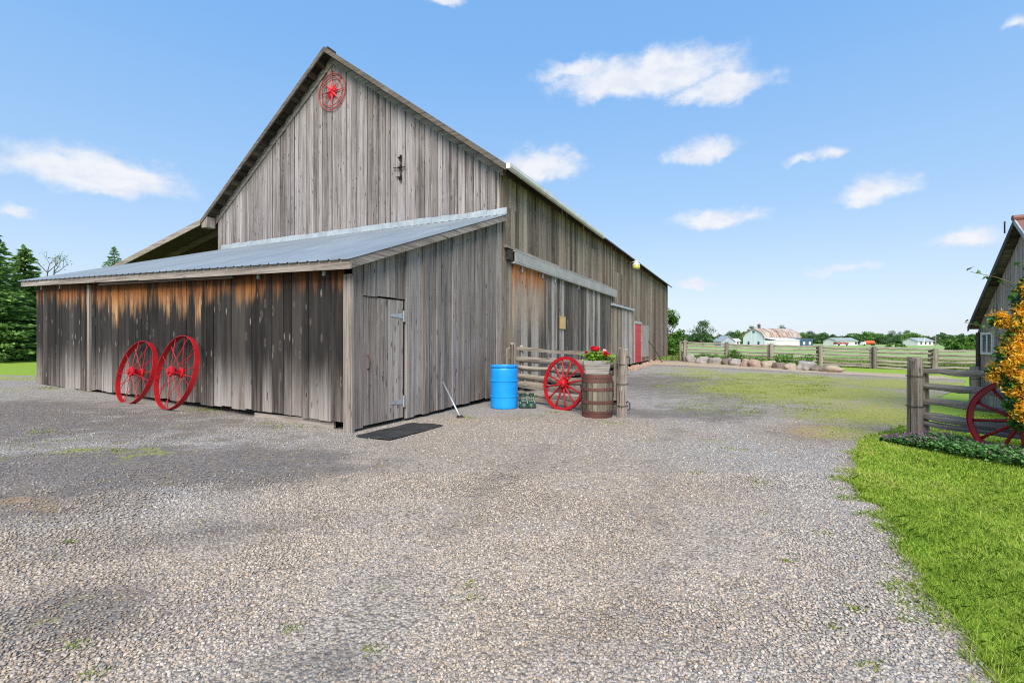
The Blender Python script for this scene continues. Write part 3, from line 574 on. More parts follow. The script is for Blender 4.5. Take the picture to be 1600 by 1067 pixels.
# open lean-to roof on the far side
ZL = lambda X: 5.66+(X+11.09)*.205
m_ = MB()
def lean(x0, x1, y0, y1, a, b): return [(x0, y0, ZL(x0)+a), (x1, y0, ZL(x1)+a), (x1, y1, ZL(x1)+a), (x0, y1, ZL(x0)+a), (x0, y0, ZL(x0)+b), (x1, y0, ZL(x1)+b), (x1, y1, ZL(x1)+b), (x0, y1, ZL(x0)+b)]
lt = MB().hexa(lean(-17.6, -11.3, Y0-.3, 24, .0, .05)).build('lean_to_roof', M['roofdark'], barn)
MB().hexa(lean(-17.55, -11.2, Y0-.34, Y0-.302, -.15, .045)).build('fascia', M['trimx'], lt)
m_ = MB()
for k in range(12): m_.hexa(lean(-17.5, -11.2, Y0+.5+1.6*k, Y0+.58+1.6*k, -.2, -.002))
m_.build('rafters', M['darkx'], lt)
MB().hexa(lean(-17.5, -11.2, Y0-.29, 24, -.02, -.003)).build('roof_sheathing', M['darky'], lt)  # added ceiling sheet; its and the rafters' dark colour stand in for shade
m_ = MB(); planks(m_, 'y', Y0+.6, 24, -17.45, .4, ZL(-17.45)-.05, .35, .03, .01, .004, -1, 25); planks(m_, 'x', -17.45, -11.15, Y0+4.5, .4, lambda X: ZL(X)-.03, .35, .03, .01, .004, 1, 26); m_.build('lean_to_light_block', M['barnside'], barn)  # side and back boarding added to keep the lean-to interior dark
MB().box((-17.4, Y0-.1, .25), (-11.15, Y0+4.4, .58)).build('bounce_block_slab', M['soil'], barn)  # unseen dark slab added to stop green light bouncing up from the grass
MB().box((-17.5, Y0+.02, .4), (-17.35, Y0+.17, ZL(-17.45)-.02)).build('lean_to_post', M['trimz'], barn)
MB().box((-11.42, Y0-.36, 5.30), (-11.12, Y0-.08, 5.66)).build('eave_box', M['trimz'], barn)
# sliding doors, track cover, small doors
for a, b, s in ((5.42, 7.62, 40), (7.66, 11.9, 41), (11.94, 15.1, 42)):
    m_ = MB(); planks(m_, 'y', a, b, .06, .22, 3.42, .2, .022, .01, .006, 1, s); m_.build('sliding_door', M['slide'], barn, {40: 'pale sliding door panel with orange stain at top', 41: 'dark grey sliding door panel', 42: 'narrow dark sliding door panel'}[s])
for y in (5.9, 7.3, 8.3, 10.6, 12.4): MB().box((.07, y-.03, 3.22), (.10, y+.03, 3.40)).build('door_hanger', M['galv'], barn)
m_ = MB(); m_.box((.03, 5.30, 3.36), (.17, 15.75, 3.40)); m_.box((.15, 5.32, 3.40), (.175, 15.75, 3.66)); m_.box((.03, 5.30, 3.66), (.18, 15.75, 3.685)); m_.build('track_cover', M['track'], barn)
MB().box((.03, 5.05, 3.42), (.13, 5.28, 3.66)).build('track_end', M['blackiron'], barn)
MB().box((.03, 4.95, 3.70), (.12, 15.6, 3.76)).build('drip_board', M['trimy'], barn)
MB().box((.03, 15.2, 2.98), (.16, 19.75, 3.08)).build('door_track', M['flash'], barn)
m_ = MB(); planks(m_, 'y', 17.25, 19.7, .055, .25, 2.95, .3, .022, .008, .004, 1, 43); m_.build('pale_door', M['pale'], barn, 'washed pale grey sliding door')
m_ = MB(); planks(m_, 'y', 15.3, 17.2, .05, .25, 2.93, .26, .02, .012, .006, 1, 44); m_.build('plank_panel', M['barnside'], barn)
rd = MB().box((.03, 20.25, .26), (.055, 21.85, 2.32)); 
for zz in (.55, 1.25, 2.0): rd.box((.057, 20.3, zz), (.068, 21.8, zz+.12))
rd.build('red_door', M['reddoor'], barn, 'narrow bright red door')
m_ = MB(); m_.box((.03, 20.05, .26), (.07, 20.22, 2.5)); m_.box((.03, 21.88, .26), (.07, 22.05, 2.5)); m_.box((.03, 20.22, 2.36), (.075, 21.88, 2.5)); m_.build('door_frame', M['pale'], barn)
MB().box((.03, 22.3, .5), (.048, 24.3, 2.35)).build('patch_board', M['pale'], barn)
r = random.Random(5)
for k in range(95):
    m_ = MB()
    y = r.uniform(17.2, 33.2); s = r.uniform(.10, .26); x = r.uniform(.02, .55); bm = bmesh.new(); bmesh.ops.create_icosphere(bm, subdivisions=1, radius=s)
    vv = [(x+w.co.x*r.uniform(.7, 1.2), y+w.co.y*r.uniform(.8, 1.4), .06+w.co.z*r.uniform(.5, .9)) for w in bm.verts]; m_.add(vv, [[q.index for q in fc.verts] for fc in bm.faces]); bm.free()
    m_.build('foundation_stone', BM['rubble'] if k % 3 else BM['pink'], barn)
# things on the barn
def bw(X, Y, Z=0.):                                  # barn frame to world
    return (CO[0]+.897*X+.442*Y, CO[1]-.442*X+.897*Y, Z)
o = thing('star_emblem', 'round red iron star in two rings high on the barn gable', 'emblem', bw(-5.60, Y0-.06, 8.76), BA); o.scale = (.88, 1, .88)
MB().torus(.60, .017, 48, 6, 'y').torus(.47, .014, 48, 6, 'y').build('ring', M['fadedred'], o, smooth=True)
st = MB(); pts = []
for k in range(16):
    a = math.pi*k/8+math.pi/2; R_ = (.44 if k % 4 == 0 else .40) if k % 2 == 0 else .13; pts.append((math.cos(a)*R_, 0, math.sin(a)*R_))
st.add(pts+[(0, -.07, 0), (0, .005, 0)], [(k, (k+1) % 16, 16) for k in range(16)]+[((k+1) % 16, k, 17) for k in range(16)]); st.lathe([(.001, -.085), (.05, -.08), (.06, -.05)], 12, 'y'); st.build('star', M['starred'], o)
for k in range(8):
    a = math.pi*k/4+math.pi/8*0; MB().tube([(math.cos(a)*.40, 0, math.sin(a)*.40), (math.cos(a)*.6, 0, math.sin(a)*.6)], .011, 6).build('tie', M['fadedred'], o)
MB().tube([(0, .03, .58), (0, -.01, .66), (0, .04, .72)], .02, 6).build('hook', M['fadedred'], o)
o = thing('iron_bracket', 'small black iron bracket with prongs on the barn gable boards', 'bracket', bw(-3.05, Y0-.035, 5.78), BA)
m_ = MB(); m_.tube([(0, 0, 0), (0.0, -.03, .3), (0, 0, .62)], .022, 6); m_.tube([(-.24, -.02, .36), (-.05, -.03, .32), (.16, -.02, .33)], .016, 6); m_.tube([(-.16, -.01, .1), (0, -.03, .08)], .014, 6); m_.build('bar', M['blackiron'], o)
for z in (.04, .32, .58): MB().tube([(0, -.02, z-.05), (.0, -.09, z), (.02, -.03, z+.06)], .04, 7, .2).build('knob', M['blackiron'], o)
o = thing('yard_light', 'white yard light with yellowed lens high on the barn side', 'lamp', bw(.45, 18.6, 5.02), BA)
MB().lathe([(.001, .42), (.09, .42), (.10, .30), (.17, .24), (.19, .19), (.001, .19)], 20).build('housing', M['lampwhite'], o, smooth='auto')
MB().lathe([(.17, .19), (.19, .10), (.17, .0), (.001, -.015)], 20).build('lens', M['lens'], o, smooth=True)
MB().tube([(-.42, 0, .25), (-.2, 0, .36), (0, 0, .36)], .025, 8).build('arm', M['galv'], o, smooth=True)
o = thing('notice_board', 'small blank tan notice panel nailed to the dark sliding door', 'notice', bw(.088, 8.95, 1.8), BA)
MB().box((0, -.26, 0), (.012, .26, .40)).build('panel', M['notice'], o)
for zz in (0, .382): MB().box((.0122, -.26, zz), (.016, .26, zz+.018)).build('border', M['notice'], o)
o = thing('iron_bar', 'thin dark iron bar leaning on the far end of the barn', 'bar', bw(.9, 24.4, 0), BA)
MB().tube([(0, 0, 0), (-.4, -.1, .75), (-.86, -.2, 1.45)], .028, 6).build('rod', M['blackiron'], o)
MB().tube([(-.80, -.18, 1.36), (-.9, -.21, 1.52)], .04, 6).build('tip', M['rustiron'], o)

# ------------------------------------------------------------------ wheels
def steel_wheel(name, label, loc, rotz, lean, R, phase, nsp=18):
    o = thing(name, label, 'wheel', loc, rot=(-lean, 0, rotz), group='red steel wheels leaning on the shed wall')
    c = (0, 0, R)
    MB().torus(R, 0, 56, axis='y', c=c, sq=(.009, .044)).build('rim', M['red'], o)
    h = MB(); h.lathe([(.001, -.15), (.045, -.15), (.05, -.13), (.055, -.115), (.095, -.11), (.10, -.07), (.06, -.06), (.06, .06), (.10, .07), (.095, .11), (.05, .115), (.001, .13)], 20, 'y', c); h.build('hub', M['red'], o, smooth='auto')
    for k in range(nsp):
        a = 2*math.pi*k/nsp+phase; yh = -.09 if k % 2 else .09
        MB().tube([(math.cos(a)*.07, yh, R+math.sin(a)*.07), (math.cos(a)*(R-.006), -.02 if k % 2 else .02, R+math.sin(a)*(R-.006))], .0065, 6).build('spoke', M['red'], o)
    return o
def wheel_on_front(u, out, R, lean, label, ph):
    x, y, _ = bw(-u, -out); steel_wheel('steel_wheel', label, (x, y, gz(x, y)-.025+(.045 if R > .65 else .012)), BA-(.08 if R > .65 else .02), lean, R, ph)
wheel_on_front(5.46, .40, .63, .24, 'red steel spoked wheel leaning on the shed front, left and lower of the pair', .1)
wheel_on_front(4.08, .42, .685, .22, 'taller red steel spoked wheel leaning on the shed front, nearer the corner post', .25)
def wagon_wheel(label, loc, rotz, lean, R, m, ph, fel=.055, nsp=12):
    o = thing('wagon_wheel', label, 'wheel', loc, rot=(-lean, 0, rotz)); c = (0, 0, R)
    MB().torus(R, 0, 64, axis='y', c=c, sq=(fel, .024)).build('rim', m, o, bevel=.006)
    MB().torus(R+.009, 0, 64, axis='y', c=c, sq=(.008, .028)).build('tyre', m, o)
    MB().lathe([(.001, -.15), (.05, -.15), (.055, -.13), (.06, -.10), (.085, -.085), (.095, -.05), (.095, .05), (.07, .09), (.05, .12), (.001, .12)], 24, 'y', c).build('hub', m, o, smooth='auto')
    for k in range(nsp):
        a = 2*math.pi*k/nsp+ph; p = [(math.cos(a)*q, -.01*(1-q/R), R+math.sin(a)*q) for q in (.08, .16, R*.6, R-fel+.005)]
        MB().tube(p, [.024, .022, .017, .019], 8).build('spoke', m, o, smooth=True)
    return o

# ------------------------------------------------------------------ fences
def rail(mb, p0, p1, r, seed, flat=.75, seg=9):
    rr = random.Random(seed); p0, p1 = Vector(p0), Vector(p1); pts, rad = [], []
    for k in range(seg+1):
        t = k/seg; p = p0.lerp(p1, t); p.z += rr.uniform(-.016, .016)-.02*math.sin(t*math.pi); p.y += rr.uniform(-.012, .012); pts.append(p); rad.append(r*rr.uniform(.8, 1.15)*(.8 if k in (0, seg) else 1))
    mb.tube(pts, rad, 7, .22, seed, True, flat); return mb
def post(h, r, seed, lean=(0, 0), wob=.1):
    q = random.Random(seed); mb = MB(); pts = [(lean[0]*k/6+q.uniform(-.006, .006), lean[1]*k/6+q.uniform(-.006, .006), -.05+(h+.05)*k/6) for k in range(7)]
    mb.tube(pts, [r*1.05, r*1.04, r, r*.99, r*.97, r*.96, r*.9], 10, wob, seed); n = len(mb.v)
    for k in range(n-10, n): x, y, z = mb.v[k]; mb.v[k] = (x, y, z+q.uniform(-.035, .02))
    return mb
# fence beside the barn, with the wagon wheel and barrel in front
fa = math.atan2(8.74-11.0, 2.03-.03); FL = math.hypot(2.0, 2.26)
o = thing('rail_fence', 'short split rail fence between the barn wall and the ringed post', 'fence', (.03, 11.0, 0), fa)
post(1.36, .075, 1).build('post', M['post'], o, smooth='auto')
m_ = post(1.30, .052, 2); m_.v = [(x+.13, y+.14, z) for x, y, z in m_.v]; m_.build('post', M['post'], o, smooth='auto')
m_ = post(1.24, .04, 8); m_.v = [(x-.26, y+.05, z) for x, y, z in m_.v]; m_.build('post', M['post'], o, smooth='auto')
m_ = post(1.27, .098, 3, (.03, 0), .07); m_.v = [(x+FL, y, z) for x, y, z in m_.v]; fp = m_.build('post', M['post'], o, 'stout grey end post with iron hooks', smooth='auto')
for z in (.22, .62, .98): MB().torus(.106, .006, 24, 6, 'z', (FL+.01, 0, z)).build('wire', M['blackiron'], fp)
for z, sx in ((1.10, 1), (.28, 1)): MB().tube([(FL+.09, -.02, z), (FL+.15, -.03, z+.03), (FL+.19, -.03, z), (FL+.19, -.03, z-.10), (FL+.15, -.03, z-.13)], .011, 6).build('hook', M['blackiron'], fp)
MB().box((FL-.17, -.02, .30), (FL-.12, .02, 1.15)).build('slat', M['post'], o)
for k, (z0, z1, r) in enumerate(((1.24, 1.15, .045), (1.01, .96, .06), (.80, .79, .05), (.60, .60, .065), (.40, .42, .075), (.22, .26, .05), (.10, .12, .05))):
    rail(MB(), (-.28 if k < 2 else .02, .085, z0), (FL+.02, .085, z1), r, 60+k, .55).build('rail', M['railx'], o)
for k in range(9):
    x = .3+.2*k; MB().box((x, .13, .34), (x+.05, .15, .62)).build('picket', M['post'], o)
xw, yw = 1.0, 9.62
wagon_wheel('bright red wooden wagon wheel leaning on the fence between drum and barrel', (xw, yw, .0), fa, .14, .545, M['red'], .2)
# fence by the right hand lawn
rb = math.atan2(-.91, .41); rp = (5.63, 6.62)
o = thing('rail_fence', 'rough split rail fence beside the lawn and the orange flowering vine', 'fence', (rp[0], rp[1], 0), rb)
m_ = MB(); q = random.Random(9)
for k in range(8):
    z = -.05+1.27*k/7; s = .075*(1-.04*k/7)
m_.tube([(0, 0, -.05), (.0, .003, .3), (0, -.003, .7), (0, 0, 1.0), (0, 0, 1.17)], [.098, .096, .094, .092, .084], 8, .06, 12); n_ = len(m_.v)
for k in range(n_-8, n_): x, y, z = m_.v[k]; m_.v[k] = (x, y, z+q.uniform(-.05, .03))
fp = m_.build('post', M['post'], o, smooth='auto')
for z in (.50, .92): MB().torus(.101, .005, 20, 6, 'z', (0, 0, z)).build('wire', M['blackiron'], fp)
m_ = post(1.0, .06, 14); m_.v = [(x+.03, y+.17, z) for x, y, z in m_.v]; m_.build('post', M['post'], o, smooth='auto')
m_ = post(1.15, .085, 15); m_.v = [(x+2.9, y, z) for x, y, z in m_.v]; m_.build('post', M['post'], o, smooth='auto')
for k, (z0, z1, r) in enumerate(((.99, .97, .04), (.79, .74, .055), (.565, .56, .045), (.375, .33, .055), (.27, .26, .045), (.11, .10, .04))):
    rail(MB(), (.02, .10, z0), (2.95, .10, z1), r, 80+k, .6, 14).build('rail', M['railx'], o)
ux, uy = .41, -.91; wd = 1.0
wx_, wy_ = 5.97, 5.52
wagon_wheel('dark red wagon wheel half hidden by the orange flowering vine', (wx_-.11, wy_-.05, 0), rb, .10, .48, M['darkred'], .12, .05, 12)
# far fence
P0, P1 = np.array([(1070-CX)/F*30., 30.]), np.array([(1461-CX)/F*23.9, 23.9]); far_a = math.atan2(P1[1]-P0[1], P1[0]-P0[0]); LF = float(np.hypot(*(P1-P0)))
zf = lambda t: .24*(1-t)-.17*t
o = thing('rail_fence', 'long split rail fence running behind the boulder row and field edge', 'fence', (P0[0], P0[1], 0), far_a)
NP = 7
for k in range(NP):
    t = k/5.; x = LF*t
    m_ = post(1.22, .105, 100+k, (random.uniform(-.04, .04), 0)); m_.v = [(a+x, b, c+zf(min(t, 1))) for a, b, c in m_.v]; m_.build('post', M['post'], o, smooth='auto')
    if k in (0, 2, 3, 4, 5):
        m_ = post(1.18, .075, 120+k); m_.v = [(a+x+(-.16 if k else -.3), b+.2, c+zf(min(t, 1))) for a, b, c in m_.v]; m_.build('post', M['post'], o, smooth='auto')
for k in range(NP-1):
    for j, z in enumerate((1.12, .90, .70, .50, .30, .12)):
        z += random.uniform(-.03, .03); rail(MB(), (LF*k/5.-.15, .1+.05*(k % 2), z+zf(min(k/5., 1))), (LF*(k+1)/5.+.15, .1+.05*(k % 2), z+zf(min((k+1)/5., 1))+random.uniform(-.04, .04)), .055, 200+k*7+j, .6).build('rail', M['railx'], o)
m_ = MB()
for j in range(6): rail(m_, (-.1, 0, .15+.2*j+.24), (-.3, 2.5, .2+.2*j+.24), .06, 300+j)
m_.build('stacked_rails', M['railx'], o)
# boulders
bl = [(1080, 566, 16, 14, 'grey', 'pale grey boulder at the far left end of the row, by the fence corner'), (1099, 568, 15, 13, 'grey', 'flat grey boulder, second from the barn end of the row'), (1120, 569, 18, 13, 'grey', 'broad whitish boulder, third from the barn end of the row'),
      (1137, 570, 12, 13, 'dark', 'small brownish boulder between the whitish and the rounded dark one'), (1151, 571, 17, 14, 'grey', 'rounded grey boulder under the tall weeds, fifth from the barn end'), (1167, 573, 13, 14, 'pink', 'small pinkish boulder in the middle left of the row'), (1185, 574, 20, 14, 'pink', 'wide pink and tan boulder in the middle of the row'),
      (1205, 575, 19, 15, 'tan', 'tall pale tan boulder just right of the wide pink one'), (1223, 576, 18, 12, 'dark', 'low dark mottled boulder under the green weeds'), (1240, 578, 18, 12, 'tan', 'flattish cream boulder left of the pointed one'), (1261, 579, 20, 17, 'grey', 'pointed grey boulder, tallest near the right end of the row'), (1284, 580, 26, 11, 'dark', 'long low brown boulder, last but one at the right end'), (1305, 582, 27, 13, 'tan', 'long smooth cream boulder at the right end of the row')]
for k, (px, py, wpx, hpx, mt, lab) in enumerate(bl):
    x, d, z = ground_at(px, py); w = wpx/F*d*.5; h = hpx/F*d*.5
    bm = bmesh.new(); bmesh.ops.create_icosphere(bm, subdivisions=3, radius=1)
    for w_ in bm.verts:
        c = w_.co.copy(); f_ = 1+.62*mnoise.noise(c*1.0+Vector((k*7.3, 1, 2)))+.16*mnoise.noise(c*2.6+Vector((k, 5, 2))); c.z = max(min(c.z, .72), -.7); c.x = max(min(c.x, .88), -.85); w_.co = Vector((c.x*w*1.2*f_, c.y*w*.8*f_, c.z*h*1.2*f_))
    me = bpy.data.meshes.new('boulder'); bm.to_mesh(me); bm.free(); me.materials.append(BM[mt]); me.polygons.foreach_set('use_smooth', [True]*len(me.polygons))
    o = bpy.data.objects.new('boulder', me); COL.objects.link(o); o.location = (x, d+w*.6, z+h*.62); o.rotation_euler = (0, 0, random.uniform(-.5, .1)); tag(o, lab, 'boulder', 'boulders edging the planting bed')

# ------------------------------------------------------------------ drum, boots, barrel, planter, mat, bar
o = thing('plastic_drum', 'bright blue plastic drum standing at the shed wall corner', 'drum', (-.165, 9.94, 0))
R = .285
MB().lathe([(.001, .005), (R-.03, .005), (R-.008, .02), (R, .05), (R, .07), (R, .235), (R, .25), (R+.009, .256), (R+.009, .274), (R, .28), (R, .295), (R, .55), (R, .568), (R+.010, .575), (R+.010, .60), (R, .607), (R, .625), (R, .80), (R, .825), (R-.02, .865)], 48).build('body', M['blue'], o, smooth='auto')
MB().lathe([(R-.02, .865), (R+.004, .868), (R+.008, .88), (R+.006, .902), (R-.012, .905), (R-.018, .885), (.001, .88)], 48).build('lid', M['blue'], o, smooth='auto')
for x in (-.14, .14): MB().lathe([(.001, .90), (.03, .90), (.035, .88)], 14, 'z', (x, -.1, .0)).build('bung', M['blue'], o)
for k, (px, lab) in enumerate(((818.5, 'dark green rubber boot with pale laces standing next to the blue drum'), (830.5, 'dark green rubber boot with pale laces on the wagon wheel side of the pair'))):
    x, d, z = ground_at(px, 639); o = thing('rubber_boot', lab, 'boot', (x, d+.09, 0), .1-.2*k, 'pair of green boots by the drum')
    b = MB(); rings = [(0, -.005, .085, .12), (.035, 0, .098, .13), (.09, .0, .096, .125), (.13, .02, .085, .105), (.16, .045, .07, .085), (.20, .06, .058, .07), (.27, .065, .055, .065), (.31, .065, .058, .068)]
    vs = []; 
    for z_, yc, rx, ry in rings: vs += [(math.cos(2*math.pi*j/18)*rx, yc+math.sin(2*math.pi*j/18)*ry, z_) for j in range(18)]
    fs = [(i*18+j, i*18+(j+1) % 18, (i+1)*18+(j+1) % 18, (i+1)*18+j) for i in range(7) for j in range(18)]+[tuple(range(18))[::-1]]
    b.add(vs, fs).build('shoe', M['boot'], o, smooth=True)
    MB().lathe([(.098, .0), (.108, .008), (.108, .03), (.10, .035)], 20).build('sole', M['blackiron'], o).scale = (.95, 1.25, 1)
    for s in (-1, 1): MB().tube([(s*.085, -.06, .09), (s*.075, -.055, .14), (s*.05, -.03, .19), (s*.04, -.01, .25)], .008, 6).build('piping', M['bootpale'], o, smooth=True)
    for z_ in (.155, .185, .215): MB().tube([(-.05, -.035+(.2-z_)*-.4, z_), (0, -.05+(.2-z_)*-.5, z_+.012), (.05, -.035+(.2-z_)*-.4, z_)], .006, 6).build('lace', M['bootpale'], o)
o = thing('wooden_barrel', 'old wooden barrel with rusty red hoops beside the fence post', 'barrel', (1.585, 8.83, 0))
def br(z): return .268+.030*math.sin(math.pi*z/.80)
m_ = MB()
for k in range(22):
    a0, a1 = 2*math.pi*k/22+.006, 2*math.pi*(k+1)/22-.006; zs = [.0+.80*j/8 for j in range(9)]; q = random.uniform(-.003, .003); v_ = []
    for z in zs:
        for rr_, aa in ((br(z)+q, a0), (br(z)+q, a1), (br(z)-.02, a1), (br(z)-.02, a0)): v_.append((math.cos(aa)*rr_, math.sin(aa)*rr_, z))
    f_ = [(j*4+i, j*4+(i+1) % 4, (j+1)*4+(i+1) % 4, (j+1)*4+i) for j in range(8) for i in range(4)]+[(3, 2, 1, 0), (32, 33, 34, 35)]; m_.add(v_, f_)
m_.build('staves', M['stave'], o)
MB().lathe([(.001, .775), (.25, .775), (.25, .755), (.001, .755)], 24).build('lid', M['stave'], o)
for z0, z1 in ((.005, .075), (.085, .135), (.265, .325), (.50, .555), (.655, .72), (.725, .795)):
    MB().lathe([(br(z0)-.002, z0), (br(z0)+.007, z0), (br((z0+z1)/2)+.009, (z0+z1)/2), (br(z1)+.007, z1), (br(z1)-.002, z1)], 40).build('hoop', M['rustiron'], o, smooth='auto')
o = thing('planter_box', 'whitewashed wooden planter box standing on the barrel', 'planter', (1.575, 8.80, .80), -.12)
def trap(z0, z1, x0, x1, y0, y1): return None
W0, W1, D0, D1, HH = .20, .245, .10, .13, .245
def lerp(a, b, t): return a+(b-a)*t
for sgn in (-1, 1):
    m_ = MB()
    for t0, t1 in ((0, .42), (.43, .74), (.75, 1.)):
        w0, w1, d0, d1 = lerp(W0, W1, t0), lerp(W0, W1, t1), lerp(D0, D1, t0), lerp(D0, D1, t1)
        m_.hexa([(-w0, sgn*d0-.008, HH*t0), (w0, sgn*d0-.008, HH*t0), (w0, sgn*d0+.008, HH*t0), (-w0, sgn*d0+.008, HH*t0), (-w1, sgn*d1-.008, HH*t1), (w1, sgn*d1-.008, HH*t1), (w1, sgn*d1+.008, HH*t1), (-w1, sgn*d1+.008, HH*t1)])
    m_.build('side_panel', M['white_wood'], o)
    MB().hexa([(sgn*W0-.008, -D0+.01, 0), (sgn*W0+.008, -D0+.01, 0), (sgn*W0+.008, D0-.01, 0), (sgn*W0-.008, D0-.01, 0), (sgn*W1-.008, -D1+.01, HH), (sgn*W1+.008, -D1+.01, HH), (sgn*W1+.008, D1-.01, HH), (sgn*W1-.008, D1-.01, HH)]).build('end_panel', M['white_wood'], o)
MB().box((-W0+.01, -D0+.01, .002), (W0-.01, D0-.01, HH*.8)).build('soil', M['soil'], o)
o = thing('geranium', 'red flowering geraniums growing in the whitewashed planter box', 'flowers', (1.575, 8.80, .80+HH*.8), -.12)
c = np.concatenate([RNG.normal(0, 1, (520, 3))*np.array([.10, .06, .045])+np.array([-.02, 0, .13]), RNG.normal(0, 1, (160, 3))*np.array([.05, .05, .08])+np.array([.22, -.06, .03])])
c[:, 2] = np.maximum(c[:, 2], .03); c = c[(np.abs(c[:, 1]) < .2)]
v, f = leaf_quads(c, .05, .5, .9); mesh_np('foliage', v, f, M['geran'], o)
m_ = MB()
for x, y, z in ((-.07, -.05, .27), (.0, -.04, .26), (.10, .0, .22), (.17, -.04, .14)): m_.tube([(x*.5, 0, .0), (x*.9, y*.6, z*.6), (x, y, z)], .005, 5)
m_.build('stem', M['stem'], o)
for x, y, z, mm, r in ((-.075, -.06, .275, 'petal', .042), (.005, -.06, .262, 'petal', .048), (.135, -.04, .225, 'petalpale', .036), (.15, -.10, .185, 'petal', .04), (.185, -.08, .155, 'petal', .042), (-.19, -.02, .20, 'petal', .022)):
    c = rand_unit(170)*r*RNG.uniform(.7, 1, (170, 1))+np.array([x, y, z]); v, f = leaf_quads(c, .026, .2, .9); mesh_np('flower_head', v, f, M[mm], o, ) if mm == 'petal' else tag(mesh_np('flower_head', v, f, M[mm], o), 'pale pink flower head')
# mat
mat_o = MB(); mv = []
o = thing('door_mat', 'black rubber mat lying on the gravel before the shed door', 'mat', (-1.70, 7.335, .0), BA)
nx, ny = 14, 26; vs, fs = [], []
for j in range(ny+1):
    for i in range(nx+1):
        x = -.32+.64*i/nx; y = -.66+1.32*j/ny; cr = .03*((abs(x)/.32)**6*(abs(y)/.66)**6); w = mnoise.noise(Vector((x*3, y*2.2, 3)))*.012
        vs.append((x*(1-cr)+.012*math.sin(y*4), y*(1-cr)+.01*math.sin(x*7), .030+w+.01*(abs(x)/.32)**3*mnoise.noise(Vector((y*3, 1, 1)))))
n1 = nx+1
for j in range(ny):
    for i in range(nx): fs.append((j*n1+i, j*n1+i+1, (j+1)*n1+i+1, (j+1)*n1+i))
q = MB().add(vs, fs).build('sheet', M['rubber'], o, smooth=True); so = q.modifiers.new('t', 'SOLIDIFY'); so.thickness = .012
# steel scraper leaning on shed
x0, d0, z0 = ground_at(719, 653); tx, ty, _ = bw(.03, 2.36, 0)
o = thing('ice_scraper', 'grey steel handled scraper leaning on the shed side wall', 'tool', (x0, d0, 0))
MB().tube([(0, 0, .02), (tx-x0, ty-d0, .60)], .017, 10).build('handle', M['galv'], o, smooth=True)
v_ = Vector((tx-x0, ty-d0, 0)).normalized(); n_ = Vector((-v_.y, v_.x, 0))
m_ = MB(); m_.hexa([tuple(p) for p in (n_*-.07-v_*.05+Vector((0, 0, .012)), n_*.07-v_*.05+Vector((0, 0, .012)), n_*.07+v_*.02+Vector((0, 0, .012)), n_*-.07+v_*.02+Vector((0, 0, .012)), n_*-.05-v_*.02+Vector((0, 0, .04)), n_*.05-v_*.02+Vector((0, 0, .04)), n_*.05+v_*.03+Vector((0, 0, .05)), n_*-.05+v_*.03+Vector((0, 0, .05)))]); m_.build('blade', M['blackiron'], o)

# ------------------------------------------------------------------ little shed on the right
Q = (10.06, 10.2)
o = thing('board_shed', 'small grey board shed with white window behind the flowering vine', 'shed', (Q[0], Q[1], 0), BA)
HW, AZ2, EZ2 = 1.9, 3.5, 1.69
zs = lambda Y: EZ2+(AZ2-EZ2)*(1-abs(Y+HW)/HW)
mb = MB(); planks(mb, 'y', -2*HW, 0, 0, .02, lambda Y: zs(Y)-.02, .2, .025, .012, .004, -1, 51); mb.build('gable_wall', M['shadegable'], o)
mb = MB(); planks(mb, 'x', .03, 4.5, 0, .02, EZ2-.03, .3, .025, .01, .004, 1, 52); planks(mb, 'x', .03, 4.5, -2*HW, .02, EZ2-.03, .2, .025, .01, .004, -1, 53); mb.build('side_wall', M['shadegable'], o)
mb = MB(); planks(mb, 'y', -2*HW, 0, 4.5, .02, lambda Y: zs(Y)-.02, .3, .025, .012, .004, 1, 54); mb.build('gable_wall', M['shadegable'], o)
MB().box((-.045, -.10, .0), (-.014, .035, EZ2-.1)).box((-.012, .003, 0), (.1, .035, EZ2-.06)).build('corner_post', M['darky'], o)
kk = (AZ2-EZ2)/HW
def rs(sgn, x0, x1, d0, d1, over=.09, inner=0.):
    dy = HW+over; ye = -HW+sgn*dy; ze = AZ2-kk*dy; yi = -HW+sgn*inner; zi = AZ2-kk*inner
    return [(x0, ye, ze+d0), (x1, ye, ze+d0), (x1, yi, zi+d0), (x0, yi, zi+d0), (x0, ye, ze+d1), (x1, ye, ze+d1), (x1, yi, zi+d1), (x0, yi, zi+d1)]
for s, mm in ((1, 'roofdark'), (-1, 'redroof')):
    MB().hexa(rs(s, -.14, 4.8, .08, .105)).build('roof', M[mm], o)
    m_ = MB()
    for k in range(8): m_.hexa(rs(s, -.13, 4.75, .05, .078, .08-.22*k, HW+.08-.22*(k+1)+.01))
    m_.build('roof_sheathing', M['darkx'], o)
    MB().hexa(rs(s, -.165, -.142, .02, .115)).build('barge_board', M['roofdark' if s > 0 else 'flash'], o)
MB().tube([(-.18, -HW, AZ2+.13), (4.8, -HW, AZ2+.13)], .05, 8).build('ridge_cap', M['redroof'], o)
MB().tube([(-.21, -HW+.2, AZ2-.1), (-.21, -HW+.2, AZ2+.12)], .012, 6).build('rod', M['blackiron'], o)
wy0, wy1, wz0, wz1 = -.69, -.26, 1.18, 1.54
w = MB(); w.box((-.05, wy0-.05, wz0-.05), (-.014, wy1+.05, wz0)); w.box((-.05, wy0-.05, wz1), (-.014, wy1+.05, wz1+.05)); w.box((-.05, wy0-.05, wz0), (-.014, wy0, wz1)); w.box((-.05, wy1, wz0), (-.014, wy1+.05, wz1)); w.box((-.045, (wy0+wy1)/2-.02, wz0), (-.016, (wy0+wy1)/2+.02, wz1))
w = w.build('window', M['whitepaint'], o); MB().box((-.028, wy0, wz0), (-.018, wy1, wz1)).build('pane', M['glass'], w)
